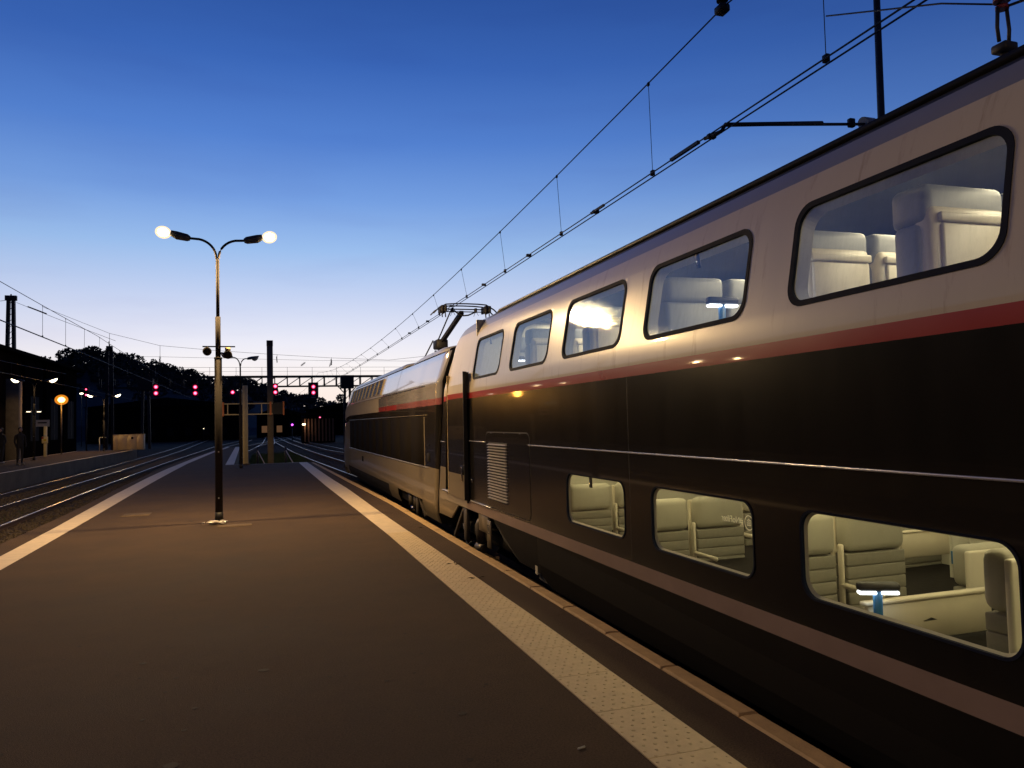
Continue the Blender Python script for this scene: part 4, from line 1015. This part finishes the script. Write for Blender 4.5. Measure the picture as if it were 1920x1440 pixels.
M1 = sag(-40, 6.65, 5.95, 5.93, .55, 4.5, 4.5) + sag(6.65, 62, 5.93, 5.85, .95, 4.5, 3.9)[1:] + sag(62, 100, 5.85, 5.9, .7, 3.9, 3.0)[1:]
o1 = oline('overhead_line', 'double contact wire and messenger wire above the train', C1, M1, [-1, 2.1, 5.2, 8.25, 11.3, 14.34, 17.4, 20.4, 23.4, 26.5, 29.6, 32.7, 35.8, 38.9, 42, 45.1, 48.2, 51.3, 54.4, 57.5, 66, 72, 78, 84, 90], rad=.0085)
for y in (6.85+.1, 9.95, 12.9, 15.9, 19, 22, 25): MB().bbox((4.455, y-.03, 4.665), (4.545, y+.03, 4.715), .006, 1).build('wire_clamp', IRON, o1)
MB().bar((4.47, 7.15, 4.70), (4.47, 7.75, 4.70), .035).build('wire_splice', IRON, o1); MB().bar((4.47, 9.6, 4.69), (4.47, 10.05, 4.69), .03).build('wire_splice', IRON, o1)
ins = MB()
for k in range(6): ins.tube([(4.5, 6.66, 5.96+k*.035), (4.5, 6.66, 5.98+k*.035)], .06 if k % 2 else .035, 12)
ins.tube([(4.5, 6.66, 5.94), (4.5, 6.66, 6.3)], .02, 6); ins.bbox((4.44, 6.6, 5.87), (4.56, 6.74, 5.96), .02, 1); ins.build('insulator', IRON, o1)
# mast behind the train with its bracket and steady arm
ms = thing('catenary_mast', (7.02, 7.25, -.5), 'slim grey steel mast rising behind the coach with a steady arm', 'mast')
MB().tube([(0, 0, 0), (.02, 0, 5.8), (.06, 0, 9.5)], .05, 12, rs=[.055, .043, .034]).build('pole', STEEL, ms)
mb = MB(); mb.tube([(-.3, -.1, 5.61), (-2.5, -.53, 5.23)], .018, 8); mb.tube([(-1.1, -.3, 5.47), (-2.5, -.53, 5.23)], .024, 8); mb.bbox((-.62, -.2, 5.52), (-.54, -.14, 5.62), .01, 1); mb.tube([(-2.5, -.53, 5.23), (-2.53, -.5, 5.17), (-2.54, -.2, 5.2)], .02, 6); mb.tube([(-.3, -.1, 5.61), (0, 0, 5.64)], .02, 8); mb.build('steady_arm', IRON, ms)
MB().tube([(-.35, -.1, 5.62), (-.16, -.06, 5.66)], .07, 12, rs=[.07, .05]).build('insulator', PLAST, ms)
mb = MB(); mb.tube([(0, 0, 7.6), (-2.5, -.55, 6.95)], .03, 8); mb.build('bracket', IRON, ms)

# left-hand lines
C2 = [(-7.5, -5, 5.12), (-7.5, 36, 5.08), (-8.0, 92, 5.1)]
M2 = sag(-5, 40, 6.75, 6.15, .12, -7.5, -7.5) + sag(40, 92, 6.15, 5.95, .2, -7.5, -8.0)[1:]
oline('overhead_line', 'double contact wire and messenger wire above the left tracks', C2, M2, [22, 26, 30.73, 34, 37.3, 40.5, 46, 52, 58, 66, 74], rad=.011, droprad=.007)
C3 = [(-13.2, 0, 4.9), (-13.2, 60, 4.9), (-13.5, 92, 4.9)]; M3 = sag(0, 60, 5.75, 5.7, .3, -13.2, -13.2)
oline('overhead_line', 'thin overhead wires above the roofline at the far left', C3, M3, [36, 42, 48, 54], rad=.011, double=False, droprad=.008)
xw = thing('cross_span_wire', (0, 0, 0), 'thin sagging wires spanning the tracks in front of the gantry', 'overhead wire')
MB().tube([(-22.4, 92, 14.9), (-16.1, 92, 12.18), (-11.1, 92, 10.88), (-5.6, 92, 10.38), (1.2, 92, 9.91), (7.3, 92, 9.55), (14, 92, 9.3), (30, 92, 11)], .018, 5, False).build('upper_wire', IRON, xw)
MB().tube([(-19.4, 92, 9.69), (-11.1, 92, 9.65), (6, 92, 9.24), (30, 92, 9.1)], .015, 5, False).build('lower_wire', IRON, xw)
for x, z0_, z1_ in ((-11.1, 10.88, 8.7), (1.2, 9.9, 9.0), (7.3, 9.6, 8.7), (-16.1, 12.18, 10.6)):
    MB().tube([(x, 92, z0_), (x, 92, z1_)], .02, 5).tube([(x-.05, 92, z1_+.7), (x, 92, z1_)], .06, 6).build('hanger', IRON, xw)
for (x, z, dx, dz) in ((3.8, 8.6, .55, .45), (7.05, 8.5, .3, .75), (-11.1, 8.9, 0, .9)):
    mb = MB(); mb.tube([(x, 92, z), (x+dx, 92, z+dz)], .03, 6)
    for k in range(4): 
        a = Vector((x+dx*(.2+k*.18), 92, z+dz*(.2+k*.18))); d_ = Vector((dx, 0, dz)).normalized()*.05; mb.tube([a, a+d_], .11, 8)
    mb.build('strain_insulator', IRON, xw)
# lattice masts
def lattice(x, y, z0_, z1_, w0, w1, label, cap=True, n=14, lg=.14):
    root = thing('lattice_mast', (x, y, z0_), label, 'mast', 'riveted lattice masts on the left'); H = z1_-z0_
    for sx in (-1, 1): MB().bar((sx*w0/2, 0, 0), (sx*w1/2, 0, H), lg, .3).build('mast_leg', IRON, root)
    for k in range(n):
        t0, t1 = k/n, (k+1)/n; wa, wb = (w0+(w1-w0)*t0)/2, (w0+(w1-w0)*t1)/2
        MB().bar((-wa, 0, H*t0), (wb, 0, H*t1), .05, .04).build('lacing_bar', IRON, root)
    if cap:
        MB().bbox((-w1/2-lg*.75, -.2, H-.1), (w1/2+lg*.75, .2, H+.4), .02, 1).tube([(0, 0, H+.3), (0, 0, H+.55)], .07, 8).build('mast_cap', IRON, root)
    return root
lattice(-24.4, 88.5, -.5, 15.1, .90, .42, 'tall tapering lattice mast above the roofline at the far left', n=26, lg=.40)
lattice(-16.1, 92, -.5, 10.4, .6, .4, 'small distant lattice mast in front of the wooded hill', n=10)
# brackets from the near lattice mast
br = thing('mast_bracket', (-24.4, 88.4, 14.9), 'thin stay wires fixed to the tall lattice mast', 'overhead wire')
MB().tube([(-.4, 0, .1), (-12, -8, -3.4)], .025, 5).tube([(.5, 0, -.1), (4.0, 1, -1.6), (9, 3, -3.6)], .02, 5).tube([(1.4, .3, -.45), (3.0, .8, -1.1)], .07, 6).build('stay_wire', IRON, br)

# ================================================================== GANTRY AND SIGNALS
ga = thing('signal_gantry', (0, 100, 0), 'long dark lattice girder gantry spanning the tracks with hanging signals', 'gantry')
GX0, GX1, GZ0, GZ1 = -18.5, 20.5, 6.62, 7.92
for dy in (-.6, .6):
    MB().box((GX0, dy-.12, GZ1-.16), (GX1, dy+.12, GZ1+.05)).build('top_chord', IRON, ga)
    MB().box((GX0, dy-.1, GZ0-.05), (GX1, dy+.1, GZ0+.1)).build('bottom_chord', IRON, ga)
    vm = MB().box((-.06, -.05, 0), (.06, .05, GZ1-GZ0-.28)).mesh('upright', IRON)
    dm = MB().bar((0, 0, 0), (1.5, 0, GZ1-GZ0-.26), .08, .06).mesh('diagonal_brace', IRON)
    x = GX0
    while x < GX1:
        put('upright', vm, ga, (x, dy, GZ0+.1)); put('diagonal_brace', dm, ga, (x, dy, GZ0+.1)); x += 1.5
for px_ in (9.83, -13.6):
    MB().box((px_-.8, -.75, GZ0-.3), (px_+.8, .75, GZ1+.06)).build('pier_head', IRON, ga)
    for sx in (-1, 1):
        MB().bar((px_+sx*.42, -.3, -.6), (px_+sx*.30, -.3, GZ0), .2, .3).build('pier_leg', IRON if px_ > 0 else STEEL, ga)
        MB().bar((px_+sx*.3, -.3, GZ0-1.0), (px_+sx*1.2, -.3, GZ0), .12).build('knee_brace', IRON, ga)
    for k in range(8):
        MB().bar((px_-.38, -.3, -.3+k*.85), (px_+.36, -.3, .5+k*.85), .07).build('lacing_bar', IRON, ga)
rl = MB(); rl.tube([(GX0, -.6, 9.0), (GX1, -.6, 9.0)], .018, 5); rl.tube([(GX0, -.6, 8.5), (GX1, -.6, 8.5)], .015, 5)
x = GX0
while x < GX1: rl.tube([(x, -.6, GZ1), (x, -.6, 9.0)], .02, 5); x += 3
rl.build('handrail', STEEL, ga)
def signal(x, y, z, label, plate=False, one=False, r=.25, pole=None, gm=REDL, hang=True, s=1.0):
    root = thing('rail_signal', (x, y, z), label, 'railway signal', 'red railway signals')
    h = 1.5*s if not one else .7*s
    MB().bbox((-.32*s, 0, -h/2), (.32*s, .25, h/2), .08, 2).build('signal_head', IRON, root)
    if plate:
        MB().prism([(-.55*s, -h*.75), (.55*s, -h*.75), (.62*s, -h*.6), (.62*s, h*.62), (-.62*s, h*.62), (-.62*s, -h*.6)], .26, .30, 'y').build('backboard', IRON, root)
        MB().box((-.25, -.02, -h*.66), (.25, .25, -h*.60)).box((-.2, -.02, -h*.5), (.2, .25, -h*.42)).build('number_plate', WPLATE, root)
    if not plate and s == 1 and not one:
        MB().bbox((-1.15, .1, -.62), (-.5, .14, -.2), .02, 1).build('number_plate', STEEL, root)
    for dz in ((.38*s, -.36*s) if not one else (0,)):
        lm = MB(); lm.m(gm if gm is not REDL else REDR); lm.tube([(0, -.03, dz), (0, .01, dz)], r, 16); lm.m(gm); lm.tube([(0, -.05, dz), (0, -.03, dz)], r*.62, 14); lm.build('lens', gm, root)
        hm = MB()
        for k in range(10):
            a0, a1 = R(k*18), R(k*18+18); ra = r*1.25
            hm.poly([(ra*math.cos(a0), 0, dz+ra*math.sin(a0)), (ra*math.cos(a1), 0, dz+ra*math.sin(a1)), (ra*math.cos(a1), -.22*s, dz+ra*math.sin(a1)), (ra*math.cos(a0), -.22*s, dz+ra*math.sin(a0))])
        hm.build('lens_hood', IRON, root)
    if hang: MB().box((-.04, .1, h/2), (.04, .16, max(h/2+.05, GZ0-z))).build('hanger', IRON, root)
    if pole: MB().tube([(0, .15, -h/2), (0, .15, pole-z)], .06, 8).build('signal_post', STEEL, root)
    return root
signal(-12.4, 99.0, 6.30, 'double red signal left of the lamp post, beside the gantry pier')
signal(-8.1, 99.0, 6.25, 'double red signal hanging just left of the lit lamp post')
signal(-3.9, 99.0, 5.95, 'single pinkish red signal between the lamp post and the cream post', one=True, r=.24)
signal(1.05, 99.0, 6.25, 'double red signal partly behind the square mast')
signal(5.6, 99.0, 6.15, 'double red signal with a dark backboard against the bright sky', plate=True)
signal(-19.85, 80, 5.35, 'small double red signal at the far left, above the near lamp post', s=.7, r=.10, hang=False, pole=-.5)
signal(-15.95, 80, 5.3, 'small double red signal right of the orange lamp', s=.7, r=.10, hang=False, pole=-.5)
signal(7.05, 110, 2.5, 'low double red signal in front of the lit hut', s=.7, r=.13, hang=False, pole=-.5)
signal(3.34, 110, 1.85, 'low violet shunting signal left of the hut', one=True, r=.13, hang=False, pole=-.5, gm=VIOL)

# ================================================================== PLATFORM END FURNITURE
t = thing('square_mast', (.17, 38.5, GZ), 'tall square concrete mast beyond the platform end', 'mast')
MB().bbox((-.14, -.14, 0), (.14, .14, 6.45+.0), .02, 1).build('pole', MASTM, t)
MB().box((-.148, -.148, 6.2), (.148, .148, 6.46)).build('mast_cap', IRON, t)
t = thing('cream_post', (-.96, 37.75, 0), 'cream painted square post at the platform end behind the unlit lamp post', 'post')
MB().bbox((-.10, -.10, 0), (.13, .10, 3.66), .012, 1).build('pole', POSTC, t)
MB().box((-.16, -.05, 0), (-.12, 0, 3.5)).build('cable_duct', WPLATE, t)
MB().bbox((-.2, -.2, 0), (.2, .14, .05), .01, 1).build('foot', CONC, t)
fr = thing('striped_barrier_frame', (0, 38.05, 0), 'pale rectangular frame with orange striped ends fixed behind the cream post', 'barrier')
MB().box((-2.02, 0, 2.80), (.70, .05, 2.85)).build('top_rail', POSTC, fr)
MB().box((-2.02, 0, 2.30), (.70, .05, 2.35)).build('bottom_rail', POSTC, fr)
for x in (-1.72, -.22): MB().box((x-.02, 0, 2.352), (x+.02, .05, 2.798)).build('upright', POSTC, fr)
for x, w in ((-2.06, .08), (-1.93, .1), (-.02+.2, .09), (.55+.22, .07), (-2.16, .05)):
    MB().box((x-w/2, -.03, 2.26), (x+w/2, -.002, 2.90)).build('reflector', ORANGE, fr)
MB().box((.28, -.025, 2.3), (.75, -.003, 2.86)).build('dark_panel', IRON, fr)
for (x, y, lb) in ((-.5, 46, 'short leaning track post left of the square mast'), (1.0, 45, 'short leaning track post right of the square mast')):
    t = thing('track_post', (x, y, GZ), lb, 'post', 'short posts in the grass')
    MB().tube([(0, 0, 0), (0, 0, 1.2)], .06, 8).build('post', STEEL, t)
    MB().tube([(0, 0, 1.0), (.5, -1.6, .05)], .03, 6).build('stay', WPLATE, t)
# buffer bits by the kerb
# ================================================================== OPPOSITE PLATFORM FURNITURE
cb = thing('cabinet', (-10.7, 62.5, .2), 'wide cream electrical cabinet at the end of the opposite platform', 'cabinet')
MB().bbox((0, 0, .05), (2.05, .6, 1.15), .015, 1).build('casing', CABM, cb)
for a, b_ in ((.03, .30), (.33, .90), (.93, 1.52), (1.58, 2.02)): MB().bbox((a, -.025, .09), (b_, -.002, 1.11), .01, 1).build('cabinet_door', CABM, cb)
MB().box((1.2, -.035, .85), (1.34, -.027, 1.0)).build('notice', UNDER, cb)
MB().box((-.02, -.03, 1.15), (2.07, .62, 1.19)).build('cabinet_top', CABM, cb)
t = MB(); t.tube([(0, 0, 0), (0, 0, 1.0)], .03, 6); t.tube([(0, 0, 1.0), (.45, 0, 1.0)], .03, 6)
tag(t.build('handrail', WPLATE, loc=(-11.75, 63.4, .2)), 'short white handrail left of the cream cabinet', 'handrail')
t = thing('call_post', (-13.05, 54.2, .2), 'cream post with a small yellow and red box on the opposite platform', 'post')
MB().bbox((-.08, -.08, 0), (.08, .08, 1.95), .01, 1).build('pole', POSTC, t)
MB().bbox((-.17, -.14, .82), (.17, -.082, 1.24), .02, 1).build('box', POSTC, t)
MB().box((-.17, -.146, 1.10), (-.06, -.141, 1.22)).build('red_mark', RED, t)
MB().box((-.07, -.146, .95), (.08, -.141, 1.1)).build('yellow_mark', mat('yellow_mark_paint', (.6, .42, .03), .5), t)
MB().tube([(0, -.1, 1.24), (0, -.1, 1.34)], .06, 8).build('cap_lamp', WPLATE, t)
sl_ = thing('street_lamp', (-13.1, 58.3, .2), 'bright orange sodium lamp shining behind the opposite platform', 'street lamp')
MB().tube([(0, 0, -.5), (0, 0, 3.5)], .05, 8).build('pole', STEEL, sl_)
gb_ = MB().ball((0, 0, 3.65), .40, 1, 1, .85, 3).build('glare_globe', OSHELL, sl_); MB().ball((0, 0, 3.65), .22, 1, 1, .85, 2).build('bulb', SODIUM, gb_)  # outer ball stands for the glare, inner ball is the bulb
ld = bpy.data.lights.new('street_light', 'POINT'); ld.energy = 260; ld.color = (1, .42, .06); ld.shadow_soft_size = .25
lo = bpy.data.objects.new('street_light', ld); col.objects.link(lo); lo.parent = sl_; lo.location = (.0, -.35, 3.65)
# concrete pillar and the dark hall
t = thing('concrete_pillar', (-14.7, 54, -.6), 'broad grey concrete pillar at the far left', 'pillar')
MB().bbox((-.35, -.35, 0), (.35, .35, 5.6), .02, 1).build('pillar', MASTM, t)
hall = thing('station_hall', (-18, 0, 0), 'long dark station hall with a low sloping roof at the far left', 'building')
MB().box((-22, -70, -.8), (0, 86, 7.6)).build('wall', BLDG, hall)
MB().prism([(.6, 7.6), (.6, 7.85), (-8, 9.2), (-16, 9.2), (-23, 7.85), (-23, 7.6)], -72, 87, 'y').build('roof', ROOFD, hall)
for k in range(6):
    MB().box((.001, 50+k*6, -.6), (.25, 50.5+k*6, 7.5)).build('pilaster', BLDG, hall)
    w = MB().box((.001, 52.2+k*6, 1.0), (.06, 54.6+k*6, 4.6)).build('window', UNDER, hall)
    MB().box((.061, 53.35+k*6, 1.0), (.09, 53.45+k*6, 4.6)).build('window_bar', IRON, w)
# people
def person(x, y, z, rz, label, phase):
    V = [(0,0,.92), (0,0,1.08), (0,0,1.28), (0,.0,1.42), (0,-.01,1.52), (0,-.02,1.62), (0,-.02,1.72),
         (-.09,0,.88), (-.10,-.02,.50), (-.10,.03,.09), (-.10,-.10,.04), (.09,0,.88), (.11,.04*phase,.50), (.12,.10*phase,.09), (.12,-.03,.04),
         (-.19,0,1.38), (-.23,.03,1.10), (-.20,-.09,.88), (-.19,-.13,.80), (.19,0,1.38), (.24,.02,1.10), (.22,-.10,.90), (.20,-.15,.83)]
    E_ = [(0,1),(1,2),(2,3),(3,4),(4,5),(5,6),(0,7),(7,8),(8,9),(9,10),(0,11),(11,12),(12,13),(13,14),(3,15),(15,16),(16,17),(17,18),(3,19),(19,20),(20,21),(21,22)]
    RD = [.16,.15,.18,.12,.055,.095,.075,.10,.072,.045,.045,.10,.072,.045,.045,.07,.05,.038,.035,.07,.05,.038,.035]
    me = bpy.data.meshes.new('person'); me.from_pydata(V, E_, []); o = bpy.data.objects.new('person', me); col.objects.link(o)
    o.location = (x, y, z); o.rotation_euler.z = rz
    md = o.modifiers.new('skin', 'SKIN'); sv = me.skin_vertices[0].data
    for i, r in enumerate(RD): sv[i].radius = (r, r*.8)
    sv[0].use_root = True
    o.modifiers.new('sub', 'SUBSURF').levels = 1; o.modifiers['sub'].render_levels = 2; me.materials.append(CLOTH)
    tag(o, label, 'person', 'people waiting on the opposite platform')
    MB().ball((0, -.045, 1.66), .088, .9, .95, 1.15, 2).build('face', SKIN, o)
    MB().ball((0, .0, 1.70), .10, .95, 1, 1.05, 2).build('hair', IRON, o)
    for sx in (-.10, .12): MB().bbox((sx-.045, -.19, 0), (sx+.045, .07, .085), .03, 2).build('shoe', SHOEM, o)
person(-11.25, 42.3, .2, .6, 'person in dark clothes standing near the platform edge beside the lamp post', 1)
person(-12.75, 44.8, .2, -.4, 'person in dark clothes at the very left edge of the view', -1)

# ================================================================== HILL, FAR BUILDINGS
CR = [(-140, 33), (-86, 27), (-67, 24), (-64, 26.5), (-60, 27), (-53.4, 26.2), (-44.9, 25.2), (-36.2, 22.2), (-29.2, 20.3), (-18.4, 18), (-5.5, 16), (3.9, 12.3), (11.6, 10.2), (19.3, 9), (29.3, 7.6), (45, 7), (80, 9), (140, 14), (260, 10)]
hb = MB(); NX, NY = 90, 10
grid = []
for j in range(NY+1):
    row = []
    for i in range(NX+1):
        x = -160+420*i/NX; t_ = j/NY; y = 215+85*t_
        h = interp(CR, x)*(t_**.8)*(.97+.03*noise.noise(Vector((x*.05, y*.05, 0)))) - .9
        row.append(hb.bm.verts.new((x, y, h)))
    grid.append(row)
for j in range(NY):
    for i in range(NX): hb.face([grid[j][i], grid[j][i+1], grid[j+1][i+1], grid[j+1][i]])
for i in range(NX): 
    a, b_ = grid[NY][i], grid[NY][i+1]; hb.face([a, b_, hb.bm.verts.new((b_.co.x, 420, -1)), hb.bm.verts.new((a.co.x, 420, -1))])
tag(hb.build('hill', FOL), 'dark wooded hill across the yard', kind='structure')
wd = MB()
def crown(cx, cy, cz, rx, rz_, n, sz):
    for i in range(n):
        a, e, rr_ = random.uniform(0, 6.28), random.uniform(-1, 1), random.uniform(.45, 1)**.5
        c_ = Vector((cx+rx*rr_*math.cos(a)*math.sqrt(1-e*e), cy+rx*rr_*math.sin(a)*math.sqrt(1-e*e), cz+rz_*rr_*e))
        u_ = Vector((random.uniform(-1, 1), random.uniform(-1, 1), random.uniform(-1, 1))).normalized(); v_ = u_.orthogonal().normalized(); s_ = sz*random.uniform(.5, 1.2)
        wd.poly([c_+u_*s_, c_+v_*s_*.7, c_-u_*s_*.8, c_-v_*s_*.9])
for i in range(330):
    x = random.uniform(-100, 60); t_ = random.uniform(.82, 1.0) if i % 3 else random.uniform(.3, .9); y = 215+85*t_; h = interp(CR, x)*t_**.8
    r = random.uniform(1.6, 3.2); crown(x, y, h+r*random.uniform(-.1, .35), r, r*random.uniform(.7, 1.1), 110, .55)
for i in range(60):
    x = random.uniform(-66, 20); crown(x, 299, interp(CR, x)+1.4, random.uniform(1.5, 2.6), random.uniform(1.4, 2.6), 150, .45)
tag(wd.build('woodland', FOL), 'dense trees covering the dark hill', 'wood', kind='stuff')
for i, (x, y, h, lb) in enumerate(((-64.8, 296, 27.5, 'round-headed tree at the left end of the hilltop'), (-57.5, 297, 28.6, 'broad tree on the hilltop beside the small lattice mast'), (-40, 297, 22.6, 'tree with a ragged crown part way down the ridge'), (12.8, 240, 9.4, 'small dark tree under the signal with the backboard'), (21.8, 240, 9.8, 'small spiky tree left of the gantry pier'))):
    t = thing('tree', (x, y, 0), lb, 'tree', 'trees standing out on the skyline'); wd = MB(); r = 3.4 if y > 280 else 1.6
    crown(0, 0, h, r, r*.75, 420, .5 if r > 2 else .28); wd.build('crown', FOL, t)
    MB().tube([(0, 0, h*.4), (0, 0, h)], .4, 6, rs=[.5, .2]).build('trunk', IRON, t)
hut = thing('track_hut', (4.4, 105, GZ), 'small slatted hut under a flat roof, dimly lit, left of the power car', 'hut')
MB().box((0, 0, 0), (4.3, 3, 3.3)).build('wall', BLDG, hut); MB().box((-.5, -.5, 3.7), (4.9, 3.4, 3.95)).build('roof', ROOFD, hut)
hs = mat('hut_slat', (.25, .15, .09), .8)
for k in range(9): MB().box((.3+k*.45, -.12, .2), (.5+k*.45, -.02, 3.2)).build('slat', hs, hut)
MB().bbox((.05, -.25, 2.4), (.45, -.14, 2.55), .02, 1).build('wall_lamp', LAMPF, hut)
ld = bpy.data.lights.new('hut_light', 'POINT'); ld.energy = 18; ld.color = (1, .6, .35); ld.shadow_soft_size = .2
lo = bpy.data.objects.new('hut_light', ld); col.objects.link(lo); lo.location = (.3, -.8, 2.4); lo.parent = hut
for (x, y, w, h, d, lb) in ((-30, 150, 26, 6.5, 12, 'long dark low building behind the left tracks'), (-2, 170, 9, 5, 10, 'low dark building with a lit arch behind the cream post'), (9, 180, 16, 6, 12, 'dark shed behind the hut'), (-13, 160, 8, 5.5, 9, 'dark house with two faintly lit windows right of the left signals')):
    bl = thing('far_building', (x, y, -.8), lb, 'building', 'dark buildings beyond the yard')
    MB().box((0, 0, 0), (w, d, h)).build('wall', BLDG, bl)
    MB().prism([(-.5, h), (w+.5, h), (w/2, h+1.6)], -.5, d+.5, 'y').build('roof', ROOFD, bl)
    for k in range(int(w/3)):
        lit = (x, k) in ((-13, 0), (-13, 1), (-2, 0), (-2, 1))
        MB().box((1+k*3, -.04, 1.2), (2.1+k*3, -.005, 2.6)).build('window', WARMW if lit else UNDER, bl)
# faint distant lamps in the yard
for (x, y, z, s_, lb) in ((-24.5, 120, 6.9, .16, 'tiny lit lamp left of the near lamp post heads'), (-10.9, 150, 1.6, .07, 'pinprick yard lamp low between the left signals')):
    t = thing('yard_lamp', (x, y, 0), lb, 'street lamp', 'distant yard lamps')
    MB().ball((0, 0, z), s_, 1.6, 1, .6, 1).build('lamp_head', LAMPF, t); MB().tube([(0, 0, -.5), (0, 0, z-.05)], .05, 6).build('pole', STEEL, t)
